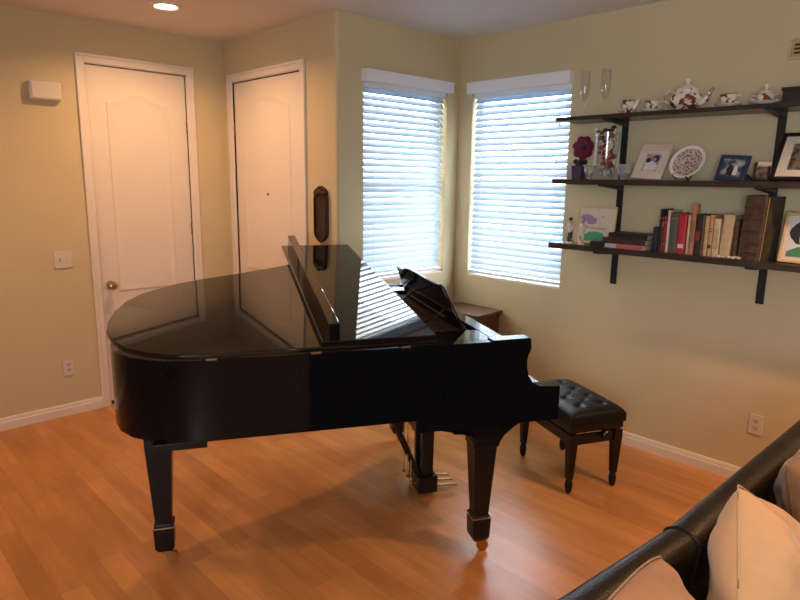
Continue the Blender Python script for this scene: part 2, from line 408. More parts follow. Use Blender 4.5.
# ------------------------------------------------------------------ doors
def make_door(name, w, h, label, arch, knob_side, peep=False):
    """local: X along the wall (0..w), Y into the room negative, Z up; leaf front at y=+.012"""
    t = bpy.data.objects.new(name, None); C.objects.link(t); struct(t, label, 'door')
    lz = .028
    # leaf with recessed moulded panels
    fx0, fx1 = .125, w - .145
    def panel_outline(x0, x1, z0, z1, rise, kind, n=16):
        top = []
        for i in range(n + 1):
            s = i / n; x = x1 + (x0 - x1) * s
            if kind == 'brow': zz = z1 + rise * (.5 - .5 * math.cos(2 * PI * s)) ** 1.0
            elif kind == 'arch': zz = z1 + rise * math.sin(PI * s) ** .75
            else: zz = z1
            top.append((x, zz))
        return [(x0, z0), (x1, z0)] + top
    bm = BM(); box(bm, 0.001, w - .001, .012, .05, lz, h - .005)
    leaf = obj('door_leaf', bm, 'door', t, bevel=.002)
    def panel(x0, x1, z0, z1, rise, kind):
        bm = BM()
        o1 = panel_outline(x0, x1, z0, z1, rise, kind)
        cx, cz = (x0 + x1) / 2, (z0 + z1 + rise) / 2
        def inset(o, d):
            return [(cx + (x - cx) * (1 - 2 * d / (x1 - x0)), cz + (z - cz) * (1 - 2 * d / (z1 + rise - z0))) for x, z in o]
        rings = [(o1, .0125), (inset(o1, .006), .0055), (inset(o1, .018), .0055), (inset(o1, .030), .009), (inset(o1, .050), .0110), (inset(o1, .052), .0112)]
        vs = [[bm.verts.new((x, y, z)) for x, z in o] for o, y in rings]
        for a, b in zip(vs, vs[1:]):
            for i in range(len(a)):
                bm.faces.new((a[i], a[(i + 1) % len(a)], b[(i + 1) % len(a)], b[i]))
        bm.faces.new(vs[-1])
        obj('panel', bm, 'door', leaf, smooth=True)
    panel(fx0, fx1, .86 if arch == 'brow' else .985, 2.225, .07 if arch == 'brow' else .085, arch)
    panel(fx0, fx1, .22, .745 if arch == 'brow' else .87, 0, 'flat')
    # jamb and casing
    bm = BM()
    box(bm, -.011, 0, -.001, .1, 0, h + .011); box(bm, w, w + .011, -.001, .1, 0, h + .011); box(bm, -.011, w + .011, -.001, .1, h, h + .011)
    obj('door_jamb', bm, 'white', t)
    bm = BM(); cw = .057; g = .006
    for a, b in ((-g - cw, -g), (w + g, w + g + cw)):
        s = 1 if a > 0 else -1
        box(bm, a, b, -.012, 0, 0, h + g + cw)
        if s < 0: box(bm, a, a + .018, -.018, -.012, 0, h + g + cw)
        else: box(bm, b - .018, b, -.018, -.012, 0, h + g + cw)
    box(bm, -g, w + g, -.012, 0, h + g, h + g + cw); box(bm, -g - cw + .018, w + g + cw - .018, -.018, -.012, h + g + cw - .018, h + g + cw)
    obj('door_casing', bm, 'white', t, bevel=.003)
    # hinges on the side away from the knob
    hx = w - .003 if knob_side < 0 else .003
    for z in (.25, 1.30, 2.08):
        bm = BM(); lathe(bm, [(.006, z - .045), (.006, z + .045)], (hx, .004, 0), 10)
        obj('hinge', bm, 'hinge', t, smooth=True)
    kx = .062 if knob_side < 0 else w - .062
    bm = BM(); lathe(bm, [(.032, .0115), (.032, .004), (.013, -.002), (.011, -.022), (.022, -.032), (.029, -.045), (.027, -.057), (.016, -.064), (.0, -.066)], (kx, 0, .915), 20, 'y', caps=False)
    obj('door_knob', bm, 'nickel', t, smooth=True)
    if peep:
        bm = BM(); lathe(bm, [(.009, .012), (.009, .004), (.004, .003)], (w / 2, 0, 1.585), 14, 'y')
        obj('peephole', bm, 'hinge', t, smooth=True)
    bm = BM(); box(bm, 0, w, .02, .09, 0, .02)
    obj('threshold', bm, 'slot', t)
    return t
d1 = make_door('door_1', D1['x1'] - D1['x0'], D1['z1'], 'white two panel door with eyebrow top panel and round knob', 'brow', -1)
d1.location = (D1['x0'], yL, 0)
d2 = make_door('door_2', D2['y1'] - D2['y0'], D2['z1'], 'white two panel arched door beside the dark plaque', 'arch', 1, True)
d2.location = (xC, D2['y1'], 0); d2.rotation_euler = (0, 0, R(-90))

# ------------------------------------------------------------------ windows and blinds
def make_window(name, W, loc, rz, label):
    """local: X along wall 0..w, Y outward (0 at room face), Z world"""
    w, z0, z1 = W['a1'] - W['a0'], W['z0'], W['z1']
    t = bpy.data.objects.new(name, None); C.objects.link(t); struct(t, label, 'window')
    t.location = loc; t.rotation_euler = (0, 0, rz)
    e = .002
    bm = BM()
    for x0, x1, a, b in ((e, .045, z0 + e, z1 - e), (w - .045, w - e, z0 + e, z1 - e)): box(bm, x0, x1, .085, .135, a, b)
    box(bm, .045, w - .045, .085, .135, z0 + e, z0 + .05); box(bm, .045, w - .045, .085, .135, z1 - .05, z1 - e)
    mz = (z0 + z1) / 2; box(bm, .045, w - .045, .09, .13, mz - .02, mz + .02)
    obj('window_frame', bm, 'vinyl', t, bevel=.003)
    bm = BM(); box(bm, .04, w - .04, .108, .112, z0 + .045, z1 - .045)
    obj('pane', bm, 'pane', t)
    bm = BM(); box(bm, e, w - e, .002, .085, z0 + .0005, z0 + .012)
    obj('window_sill', bm, 'white', t, bevel=.003)
    return t
make_window('window_1', W1, (W1['a0'], yW, 0), 0, 'left window behind closed white blinds')
make_window('window_2', W2, (xR, W2['a1'], 0), R(-90), 'right window behind white blinds beside the shelves')

make_window('fill_window', W3, (xB, W3['a0'], 0), R(90), 'wide bare window added behind the viewer for extra daylight')

def make_blind(W, loc, rz, label, tilt):
    w, z0, z1 = W['a1'] - W['a0'], W['z0'], W['z1']
    t = thing('window_blind', label, 'blind', loc, (0, 0, rz), 'white slatted window blinds')
    bm = BM()   # valance with returns and a small moulding
    box(bm, -.018, w + .012, -.055, -.040, z1 - .018, z1 + .062)
    box(bm, -.018, -.008, -.040, -.001, z1 - .018, z1 + .062); box(bm, w + .0, w + .012, -.040, -.001, z1 - .018, z1 + .062)
    box(bm, -.021, w + .015, -.060, -.054, z1 + .046, z1 + .062); box(bm, -.018, w + .012, -.058, -.054, z1 - .018, z1 - .006)
    obj('valance', bm, 'blindwhite', t, bevel=.002)
    bm = BM(); box(bm, .006, w - .006, .008, .06, z1 - .045, z1 - .003)
    obj('headrail', bm, 'blindwhite', t)
    n = 29; zt = z1 - .062; zb = z0 + .075; yc = .034; hw = .025
    bm = BM(); ca, sa = math.cos(tilt), math.sin(tilt)
    for i in range(n):
        zc_ = zt + (zb - zt) * i / (n - 1)
        jz = random.uniform(-.0012, .0012); jt = random.uniform(-.03, .03)
        ca, sa = math.cos(tilt + jt), math.sin(tilt + jt)
        pr = []
        K = 5
        for k in range(K):
            s = -1 + 2 * k / (K - 1); crown = .0022 * (1 - s * s)
            pr.append((s * hw, crown + .0013))
        for k in range(K - 1, -1, -1):
            s = -1 + 2 * k / (K - 1); crown = .0022 * (1 - s * s)
            pr.append((s * hw, crown - .0013))
        pts = [(yc + a * ca - b * sa, zc_ + jz + a * sa + b * ca) for a, b in pr]
        A, B = prism(bm, pts, .012, w - .012, 'x')
    obj('slats', bm, 'slat', t, smooth=True)
    bm = BM(); box(bm, .012, w - .012, yc - .026, yc + .026, z0 + .028, z0 + .048)
    obj('bottom_rail', bm, 'blindwhite', t, bevel=.004)
    bm = BM()
    for x in (.10, w - .10):
        tube(bm, [(x, yc - .027, z0 + .03), (x, yc - .0275, z1 - .04)], .0011, 6)
        tube(bm, [(x, yc + .027, z0 + .03), (x, yc + .0275, z1 - .04)], .0011, 6)
    obj('ladder_cords', bm, 'cord', t)
    bm = BM(); x = w - .085
    tube(bm, [(x, -.002, z1 - .03), (x + .003, -.004, z1 - .5)], .0012, 6); tube(bm, [(x + .01, -.002, z1 - .03), (x + .012, -.004, z1 - .24)], .0012, 6)
    lathe(bm, [(.002, z1 - .24), (.006, z1 - .255), (.007, z1 - .28), (.003, z1 - .285)], (x + .012, -.004, 0), 10)
    lathe(bm, [(.002, z1 - .5), (.006, z1 - .515), (.007, z1 - .54), (.003, z1 - .545)], (x + .003, -.004, 0), 10)
    obj('pull_cord', bm, 'cord', t, smooth=True)
    return t
TILT = R(54)
make_blind(W1, (W1['a0'], yW, 0), 0, 'white slatted blind over the window next to the right door', TILT)
make_blind(W2, (xR, W2['a1'], 0), R(-90), 'white slatted blind over the window next to the shelves', TILT)

# ------------------------------------------------------------------ things on the left and entry walls, ceiling
t = thing('wall_chime', 'white plastic box mounted high on the wall left of the left door', 'door chime', (1.29, yL, 2.25))
bm = BM(); box(bm, -.095, .095, -.05, -.0003, -.058, .058); obj('housing', bm, 'plastic', t, bevel=.006)
bm = BM(); box(bm, -.085, .085, -.056, -.05, -.05, .05); obj('cover', bm, 'plastic', t, bevel=.004)

def wall_plate(name, label, cat, loc, rz, w, h, kind):
    t = thing(name, label, cat, loc, (0, 0, rz))
    bm = BM(); box(bm, -w / 2, w / 2, -.007, -.0005, -h / 2, h / 2); obj('cover_plate', bm, 'plastic', t, bevel=.003)
    if kind == 'switch':
        for x, s in ((-.023, 1), (.023, -1)):
            bm = BM(); box(bm, x - .005, x + .005, -.009, -.007, -.012, .012); b = obj('toggle_slot', bm, 'socket', t)
            bm = BM(); prism(bm, [(-.007, -.006), (-.019, s * .012 - .004), (-.019, s * .012 + .004), (-.007, .006)], x - .004, x + .004, 'x'); obj('toggle', bm, 'plastic', t, bevel=.001)
    else:
        for z in (-.02, .02):
            bm = BM(); prism(bm, disc_pts(0, z, .017, .0145, 20), -.009, -.007, 'y'); s = obj('socket', bm, 'socket', t)
            bm = BM()
            for x in (-.006, .006): box(bm, x - .0012, x + .0012, -.0094, -.009, z - .002, z + .007)
            prism(bm, disc_pts(0, z - .007, .0025, .0025, 10), -.0094, -.009, 'y')
            obj('slots', bm, 'slot', s)
    return t
wall_plate('light_switch', 'white double light switch plate left of the left door', 'switch', (1.316, yL, 1.13), 0, .118, .118, 'switch')
wall_plate('power_outlet', 'white wall outlet low on the wall left of the left door', 'outlet', (1.286, yL, .355), 0, .073, .118, 'outlet')
wall_plate('power_outlet', 'white wall outlet low on the right wall above the sofa back', 'outlet', (xR, .985, .367), R(-90), .073, .118, 'outlet')

t = thing('wall_plaque', 'narrow dark carved plaque on the wall right of the right door', 'plaque', (xC, 3.448, 1.468), (0, 0, R(-90)))
def lens(w, h, pw, k=12):
    pts = []
    hh = h / 2
    side = [(0, -hh), (w * .22, -hh + .016), (w * .40, -hh + .035), (w * .5, -hh + .06), (w * .5, hh - .085), (w * .44, hh - .06), (w * .5, hh - .045), (w * .36, hh - .022), (w * .2, hh - .012), (0, hh)]
    return side + [(-x, z) for x, z in side[::-1][1:-1]]
bm = BM(); prism(bm, lens(.135, .385, 0), -.022, -.001, 'y'); obj('backboard', bm, 'carved', t, bevel=.005)
bm = BM(); o = lens(.135, .385, 0); o2 = [(x * .84, z * .95) for x, z in o]
A = [bm.verts.new((x, -.022, z)) for x, z in o]; A2 = [bm.verts.new((x * .96, -.034, z * .985)) for x, z in o]; B2 = [bm.verts.new((x, -.034, z)) for x, z in o2]; Bv = [bm.verts.new((x, -.022, z)) for x, z in o2]
for P, Q in ((A, A2), (A2, B2), (B2, Bv)):
    for i in range(len(P)): bm.faces.new((P[i], P[(i + 1) % len(P)], Q[(i + 1) % len(P)], Q[i]))
obj('raised_border', bm, 'carved', t)
bm = BM(); blob(bm, (0, -.03, .15), (.035, .014, .022)); blob(bm, (0, -.03, .18), (.018, .012, .012))
for s in (-1, 1): blob(bm, (s * .034, -.03, .14), (.014, .01, .018))
obj('carved_crest', bm, 'carved', t, smooth=True)

t = thing('ceiling_downlight', 'lit round recessed ceiling light in front of the two doors', 'ceiling light', (1.825, 4.0, zc))
bm = BM(); lathe(bm, [(.092, -.0005), (.092, -.006), (.072, -.010), (.066, -.002)], n=40, caps=False); obj('trim_ring', bm, 'white', t, smooth=True)
bm = BM(); lathe(bm, [(.067, -.0035), (.067, -.002)], n=40); obj('diffuser', bm, 'lamp', t)

t = thing('picture', 'small tan framed picture cut by the edge high on the right wall', 'picture', (xR, .985, 2.395), (0, 0, R(-90)))
bm = BM(); w, h = .145, .105
for a in ((-w/2, w/2, h/2-.012, h/2), (-w/2, w/2, -h/2, -h/2+.012), (-w/2, -w/2+.012, -h/2+.012, h/2-.012), (w/2-.012, w/2, -h/2+.012, h/2-.012)): box(bm, a[0], a[1], -.018, -.001, a[2], a[3])
obj('frame', bm, 'frame_oak', t, bevel=.002)
bm = BM(); box(bm, -w/2+.012, w/2-.012, -.01, -.002, -h/2+.012, h/2-.012); pn = obj('panel', bm, 'tan', t)
bm = BM()
for i in range(3): box(bm, -.045, .045, -.0125, -.0102, -.026 + i * .02, -.016 + i * .02)
obj('motif', bm, 'carved', pn)

# ------------------------------------------------------------------ grand piano (local: X towards the keyboard, Y away from the viewer)
PX, PY, PA = 2.1357, 1.6341, R(-28)
piano = thing('grand_piano', 'polished black grand piano with its front lid folded back', 'piano', (PX, PY, 0), (0, 0, PA))
OUT = [(-1.22, -.09), (-1.32, -.074), (-1.40, -.036), (-1.475, .018), (-1.53, .10), (-1.562, .195), (-1.574, .30), (-1.568, .42), (-1.535, .55), (-1.48, .65), (-1.41, .725), (-1.32, .795), (-1.218, .855), (-1.10, .905), (-.95, .975), (-.80, 1.055), (-.68, 1.145), (-.58, 1.235), (-.49, 1.32), (-.40, 1.385), (-.30, 1.41)]
V1 = 1.41
def offset(o, d):
    r = []
    for i, p in enumerate(o):
        a = Vector(o[max(i - 1, 0)]); b = Vector(o[min(i + 1, len(o) - 1)]); t_ = (b - a).normalized()
        n_ = Vector((t_.y, -t_.x))   # outline runs spine->tail->treble, inside is on this side
        r.append((p[0] - n_.x * -d, p[1] - n_.y * -d))
    return r
rim_o = [(-.02, -.09)] + OUT + [(-.02, V1)]
rim_i = offset(rim_o, .045)
if sum(p[0] for p in rim_i[8:10]) < sum(p[0] for p in rim_o[8:10]): rim_i = offset(rim_o, -.045)
def strip(bm, o, i_, z0, z1):
    n = len(o)
    L4 = [[bm.verts.new((x, y, z)) for x, y in q_] for q_, z in ((o, z0), (o, z1), (i_, z1), (i_, z0))]
    for a in range(4):
        P, Q = L4[a], L4[(a + 1) % 4]
        for k in range(n - 1): bm.faces.new((P[k], P[k + 1], Q[k + 1], Q[k]))
    for k in (0, n - 1): bm.faces.new([l[k] for l in L4])
bm = BM(); strip(bm, rim_o, rim_i, .716, 1.040)
ARM = [(-.02, 1.046), (.150, 1.048), (.158, 1.043), (.162, 1.0), (.158, .985), (.150, .968), (.145, .945), (.147, .912), (.157, .875), (.178, .843), (.214, .824), (.315, .815), (.315, .660), (-.358, .660), (-.358, .716), (-.02, .716)]
prism(bm, ARM, -.09, -.03, 'y'); prism(bm, ARM, V1 - .06, V1, 'y')
box(bm, -.358, .30, -.032, V1 - .058, .665, .722)          # keybed
obj('case', bm, 'black', piano, smooth=True)
# beam and block under the tail
bm = BM(); box(bm, -1.40, -1.20, -.075, .62, .685, .715); box(bm, -1.47, -1.35, .16, .40, .668, .7155)
obj('tail_block', bm, 'satin', piano, bevel=.003)
bm = BM(); box(bm, -1.15, -.40, .50, .56, .69, .722); box(bm, -.9, -.82, .3, 1.0, .69, .722)
obj('under_beams', bm, 'satin', piano)
inner = rim_i[:]
bm = BM(); prism(bm, inner, .78, .79); obj('soundboard', bm, 'sound', piano)
plate_o = offset(rim_o, .05 if rim_i[8][0] > rim_o[8][0] else -.05)
bm = BM()
pin = [(-.10, -.038), (-.10, V1 - .062), (-.20, V1 - .062), (-.20, -.038)]
prism(bm, pin, .955, .975)
# plate struts running to the tail
for (a, b) in (((-.2, .10), (-1.45, .22)), ((-.2, .42), (-1.42, .40)), ((-.2, .75), (-1.15, .66)), ((-.2, 1.05), (-.85, .9)), ((-.2, 1.30), (-.5, 1.22))):
    tube(bm, [(a[0], a[1], .965), (b[0], b[1], .955)], .016, 8)
strip(bm, plate_o, offset(rim_o, .12 if rim_i[8][0] > rim_o[8][0] else -.12), .93, .95)
obj('iron_plate', bm, 'iron', piano)
bm = BM()
for i in range(60):
    v = .02 + i * .0215
    uend = -1.42 if v < .35 else max(-1.38 + (v - .35) * 1.05, -1.4)
    tube(bm, [(-.12, v, .985), (uend, v * .62 + .18 if v < .6 else v * .8 + .06, .968)], .0012, 4)
obj('strings', bm, 'steel', piano)
# fallboard and key slip
bm = BM()
prism(bm, [(.005, 1.036), (.070, 1.036), (.076, 1.02), (.080, .90), (.11, .84), (.16, .812), (.27, .802), (.280, .79), (.27, .775), (.005, .775)], -.029, V1 - .061, 'y')
obj('fallboard', bm, 'black', piano, smooth=True, bevel=.003)
bm = BM(); box(bm, .285, .302, -.029, V1 - .061, .723, .785); obj('key_slip', bm, 'black', piano, bevel=.003)
# side ledges the desk slides on
for a, b in ((-.0295, .145), (1.19, V1 - .061)):
    bm = BM(); box(bm, -.26, .004, a, b, 1.020, 1.036); obj('desk_rail', bm, 'black', piano, bevel=.002)
bm = BM(); box(bm, -.20, .003, .147, 1.188, 1.005, 1.012); box(bm, -.19, -.17, .147, 1.188, 1.012, 1.024); box(bm, -.115, -.100, .147, 1.188, 1.012, 1.03)
dsk = obj('desk_base', bm, 'felt', piano)
# music desk, leaning back
Z0 = 1.014
desk = [(1.115, 1.016), (1.09, 1.08), (1.055, 1.16), (1.03, 1.214), (.985, 1.206), (.91, 1.213), (.84, 1.228), (.74, 1.237), (.64, 1.236), (.53, 1.232), (.42, 1.229), (.325, 1.228), (.262, 1.234), (.236, 1.226), (.222, 1.18), (.212, 1.13), (.195, 1.085), (.16, 1.045), (.15, 1.016)]
bm = BM()
A = [bm.verts.new((-.054 - .45 * (z - 1.03), v, z)) for v, z in desk]; B = [bm.verts.new((-.040 - .45 * (z - 1.03), v, z)) for v, z in desk]
bm.faces.new(A); bm.faces.new(B[::-1])
for i in range(len(A)): bm.faces.new((A[i], B[i], B[(i + 1) % len(A)], A[(i + 1) % len(A)]))
md = obj('music_desk', bm, 'black', piano, bevel=.002)
for v in (.36, .86):
    bm = BM(); tube(bm, [(-.086, v - .02, 1.095), (-.125, v, 1.058), (-.176, v + .01, 1.026)], .0045, 8); obj('desk_prop', bm, 'felt', md, smooth=True)
bm = BM(); box(bm, -.098, -.092, .32, .95, 1.062, 1.070); obj('desk_ledge', bm, 'nickel', md)
# lid (hinged on the long straight side and lifted a little)
K = .142
def lift(bm):
    for v in bm.verts: v.co.z += K * (v.co.y + .09)
lid_o = [(-.276, -.094), (-1.20, -.094), (-1.32, -.080), (-1.404, -.044), (-1.481, .010), (-1.538, .095), (-1.570, .19), (-1.582, .30), (-1.576, .42), (-1.543, .555), (-1.487, .655), (-1.42, .722), (-1.325, .80), (-1.22, .860), (-1.10, .912), (-.95, .98), (-.80, 1.06), (-.68, 1.15), (-.58, 1.24), (-.49, 1.325), (-.40, 1.395), (-.33, 1.425)]
bm = BM(); prism(bm, lid_o, 1.0435, 1.064); lift(bm)
lid = obj('lid', bm, 'lid', piano, smooth=True, bevel=.005, seg=3)
flap_o = [(-.276, -.094), (-.753, -.094), (-.758, 1.425), (-.345, 1.425)]
bm = BM(); prism(bm, flap_o, 1.0665, 1.087); lift(bm)
flap = obj('front_lid', bm, 'lid', piano, bevel=.003)
bm = BM(); prism(bm, [(-.723, 1.087), (-.680, 1.087), (-.680, 1.155), (-.723, 1.155)], -.088, 1.40, 'y'); lift(bm)
obj('lid_rail', bm, 'lid', flap, bevel=.003)
for u_ in (-1.17, -.776, -.41):
    bm = BM(); lathe(bm, [(.0055, u_ - .02), (.0055, u_ + .02)], (0, -.096, 1.043), 10, 'x'); obj('lid_hinge', bm, 'hinge', lid, smooth=True)
bm = BM(); tube(bm, [(-.60, 1.16, .98), (-.55, 1.16, 1.215)], .008, 8); obj('lid_prop', bm, 'satin', piano, smooth=True)
# legs
def piano_leg(cu, cv, top, bracket):
    bm = BM()
    sqlathe(bm, [(.030, .066), (.041, .088), (.044, .180), (.042, .192), (.035, .200), (.035, .210), (.056, .585), (.056, top)], cu, cv)
    if bracket:
        prof = [(-.318, .6595), (-.245, .6595), (-.235, .655), (-.208, .630), (-.195, .618), (-.13, .612), (-.115, .606), (-.1, .57), (-.1, .54), (.02, .54), (.028, .565), (.045, .59), (.07, .61), (.10, .632), (.135, .648), (.18, .6595)]
        prism(bm, [(u_ + cu + .04, z) for u_, z in prof], cv - .055, cv + .055, 'y')
    l = obj('leg', bm, 'satin', piano, bevel=.004)
    bm = BM(); wx = cu + .024
    lathe(bm, [(.006, -.013), (.025, -.013), (.0275, -.007), (.0275, .007), (.025, .013), (.006, .013)], (wx, cv, .028), 18, 'y')
    for s in (-1, 1): prism(bm, [(wx - .008, .018), (wx + .008, .018), (cu + .022, .064), (cu - .02, .064)], cv + s * .015 - .002, cv + s * .015 + .002, 'y')
    lathe(bm, [(.02, .058), (.02, .068)], (cu, cv, 0), 14)
    obj('caster', bm, 'brass', l, smooth=True, label='brass wheel caster')
    bm = BM(); c_ = .0462
    for s in (-1, 1):
        box(bm, cu - c_, cu + c_, cv + s * c_ - .001, cv + s * c_ + .001, .186, .192); box(bm, cu + s * c_ - .001, cu + s * c_ + .001, cv - c_, cv + c_, .186, .192)
    obj('collar', bm, 'nickel', l)
piano_leg(-.014, 0, .66, True); piano_leg(-.045, 1.29, .66, True); piano_leg(-1.412, .285, .672, False)
# pedal lyre
bm = BM()
box(bm, -.135, -.025, .535, .725, .022, .115)
for v in (.575, .685): prism(bm, [(-.11, .09), (-.045, .09), (-.04, .664), (-.115, .664)], v - .017, v + .017, 'y')
box(bm, -.14, -.015, .46, .74, .63, .664)
ly = obj('pedal_lyre', bm, 'satin', piano, bevel=.004)
bm = BM(); 
for v in (.57, .69): tube(bm, [(-.11, v, .09), (-.20, v, .30), (-.30, v, .52), (-.37, v, .69)], [.011, .012, .013, .016], 8)
obj('lyre_brace', bm, 'satin', ly, smooth=True)
for v in (.565, .63, .695):
    bm = BM()
    prism(bm, [(-.03, .058), (.05, .050), (.085, .046), (.10, .040), (.10, .034), (.08, .036), (.045, .040), (-.03, .046)], v - .012, v + .012, 'y')
    obj('pedal', bm, 'brass', ly, bevel=.003)
    bm = BM(); tube(bm, [(-.172, v, .10), (-.172, v, .68)], .004, 8); lathe(bm, [(.009, .085), (.009, .105)], (-.172, v, 0), 10); tube(bm, [(-.172, v, .09), (-.12, v, .06)], .004, 8)
    obj('pedal_rod', bm, 'brass', ly, smooth=True)

# ------------------------------------------------------------------ piano bench
ca, sa = math.cos(PA), math.sin(PA)
def pw(u_, v_): return (PX + u_ * ca - v_ * sa, PY + u_ * sa + v_ * ca)
bx, by = pw(.828, .637)
bench = thing('piano_bench', 'black tufted leather adjustable piano bench by the right wall', 'bench', (bx, by, 0), (0, 0, R(-25)))
hx, hy = .176, .287
bm = BM(); nx, ny = 30, 48
def cush_z(x, y):
    ex = max(0, 1 - abs(x / hx) ** 6) ; ey = max(0, 1 - abs(y / hy) ** 6)
    z = .452 + .040 * (ex * ey) ** .4
    for i in range(2):
        for j in range(4):
            px_, py_ = (-.075 + .15 * i), (-.195 + .13 * j)
            d = math.hypot(x - px_, y - py_); z -= .017 * math.exp(-(d / .018) ** 2)
            for qx, qy in ((px_ * -1, py_ + .13), (px_ * -1, py_ - .13)):
                if abs(qy) < .3:
                    # crease between neighbouring tufts
                    ax, ay = qx - px_, qy - py_; l2 = ax * ax + ay * ay
                    s = max(0, min(1, ((x - px_) * ax + (y - py_) * ay) / l2)); dd = math.hypot(x - px_ - s * ax, y - py_ - s * ay)
                    z -= .0035 * math.exp(-(dd / .007) ** 2)
    return z
G = [[bm.verts.new((hx * (-1 + 2 * i / nx), hy * (-1 + 2 * j / ny), cush_z(hx * (-1 + 2 * i / nx) * .999, hy * (-1 + 2 * j / ny) * .999))) for j in range(ny + 1)] for i in range(nx + 1)]
for i in range(nx):
    for j in range(ny): bm.faces.new((G[i][j], G[i + 1][j], G[i + 1][j + 1], G[i][j + 1]))
loop = [G[i][0] for i in range(nx + 1)] + [G[nx][j] for j in range(1, ny + 1)] + [G[i][ny] for i in range(nx - 1, -1, -1)] + [G[0][j] for j in range(ny - 1, 0, -1)]
low = [bm.verts.new((v.co.x * 1.0, v.co.y * 1.0, .405)) for v in loop]
for i in range(len(loop)): bm.faces.new((loop[i], loop[(i + 1) % len(loop)], low[(i + 1) % len(loop)], low[i]))
bm.faces.new(low)
cu = obj('cushion', bm, 'leather', bench, smooth=True)
for i in range(2):
    for j in range(4):
        bm = BM(); blob(bm, (-.075 + .15 * i, -.195 + .13 * j, cush_z(-.075 + .15 * i, -.195 + .13 * j) + .001), (.009, .009, .004), 8, 4); obj('tuft_button', bm, 'leather', cu, smooth=True)
bm = BM(); box(bm, -.168, .168, -.278, .278, .362, .405); obj('seat_box', bm, 'satin', bench, bevel=.003)
bm = BM(); box(bm, -.155, .155, -.262, -.244, .285, .345); box(bm, -.155, .155, .244, .262, .285, .345); box(bm, -.158, -.14, -.244, .244, .285, .345); box(bm, .14, .158, -.244, .244, .285, .345)
obj('frame', bm, 'satin', bench, bevel=.003)
for s in (-1, 1):
    bm = BM(); tube(bm, [(-.12, s * .2, .335), (.12, s * .2, .36)], .008, 6); tube(bm, [(.12, s * .2, .335), (-.12, s * .2, .36)], .008, 6); obj('lift_bar', bm, 'ironblack', bench)
for s in (-1, 1):
    bm = BM(); lathe(bm, [(.007, 0), (.007, s * .022), (.024, s * .022), (.027, s * .03), (.027, s * .042), (.022, s * .047), (.006, s * .048)], (.045, s * .262, .340), 18, 'y'); obj('height_knob', bm, 'satin', bench, smooth=True)
for sx in (-1, 1):
    for sy in (-1, 1):
        bm = BM(); x, y = sx * .146, sy * .25
        sqlathe(bm, [(.016, .085), (.0255, .30), (.0255, .350)], x, y)
        lathe(bm, [(.010, .0), (.017, .012), (.021, .035), (.022, .055), (.017, .075), (.013, .083), (.017, .088), (.013, .094)], (x, y, 0), 16)
        obj('leg', bm, 'satin', bench, smooth=True, bevel=.002)

# ------------------------------------------------------------------ corner cabinet
cab = thing('cabinet', 'low reddish brown wooden cabinet in the corner below the windows', 'cabinet', (3.635, 2.985, 0))
bm = BM(); box(-0 or bm, -.135, .140, -.185, .19, .06, .70); obj('body', bm, 'cabinet', cab, bevel=.003)
bm = BM(); box(bm, -.165, .147, -.215, .215, .722, .745); box(bm, -.150, .144, -.2, .20, .70, .722); obj('top', bm, 'cabinet', cab, bevel=.006, seg=3)
bm = BM(); box(bm, -.145, .143, -.195, .2, 0, .06); obj('base', bm, 'cabinet', cab, bevel=.004)
for z0, z1 in ((.50, .67), (.09, .47)):
    bm = BM(); box(bm, -.147, -.136, -.165, .17, z0, z1); d = obj('drawer' if z0 > .4 else 'door', bm, 'cabinet', cab, bevel=.004)
    bm = BM(); lathe(bm, [(.005, -.147), (.005, -.16), (.013, -.166), (.011, -.175), (.002, -.177)], (0, 0, (z0 + z1) / 2), 12, 'x'); obj('knob', bm, 'nickel', d, smooth=True)

# ------------------------------------------------------------------ shelves on the right wall
SH = (('topmost', 2.108, .024), ('middle', 1.726, .032), ('lowest', 1.318, .034))
XF = 3.55
for nm, z, th_ in SH:
    bm = BM(); box(bm, XF, xR - .002, .30, 2.262, z - th_, z)
    tag(obj('wall_shelf', bm, 'shelf', bevel=.002), nm + ' long dark wooden shelf board on the right wall', 'shelf', 'dark wall shelf boards')
def bracket(y, label):
    t = thing('shelf_bracket', label, 'bracket', (xR, y, 1.06), group='black shelf brackets')
    bm = BM(); box(bm, -.013, -.001, -.02, .02, 0, 1.022); obj('upright', bm, 'ironblack', t, bevel=.001)
    for nm, z, th_ in SH:
        bm = BM(); zz = z - 1.06 - th_ - .0005
        prism(bm, [(-.013, zz - .03), (-.013, zz), (-.25, zz), (-.25, zz - .008)], -.018, .018, 'y')
        box(bm, -.258, -.2515, -.02, .02, zz - .008, zz + .008)
        obj('arm', bm, 'ironblack', t)
bracket(1.912, 'left black steel bracket, nearer the window, holding the three shelves')
bracket(1.045, 'right black steel bracket, behind the thick old album, holding the three shelves')

RW = R(-90)     # local X = to the right in the picture, local Y = into the wall
T, Mi, Lo = 2.1082, 1.7262, 1.3182
def on(name, label, cat, y, z, x=3.64, lean=0., roll=0., yaw=0., group=None):
    return thing(name, label, cat, (x, y * x / 3.68, z), (-lean, roll, RW + yaw), group)

# --- flutes
def flute(y, label):
    t = on('champagne_flute', label, 'glass', y, T, 3.64, group='champagne flutes on the top shelf')
    bm = BM()
    lathe(bm, [(.030, .0), (.030, .002), (.008, .005), (.0035, .012), (.0032, .085), (.006, .094), (.016, .108), (.024, .14), (.0275, .19), (.0275, .235), (.026, .275), (.0248, .275), (.0262, .235), (.0262, .19), (.0228, .142), (.014, .112), (.001, .104)], n=24, caps=False)
    obj('bowl_and_stem', bm, 'glass', t, smooth=True)
    return t
flute(2.145, 'clear champagne flute at the left end of the top shelf')
flute(2.005, 'clear champagne flute second from the left, beside the small milk jug')

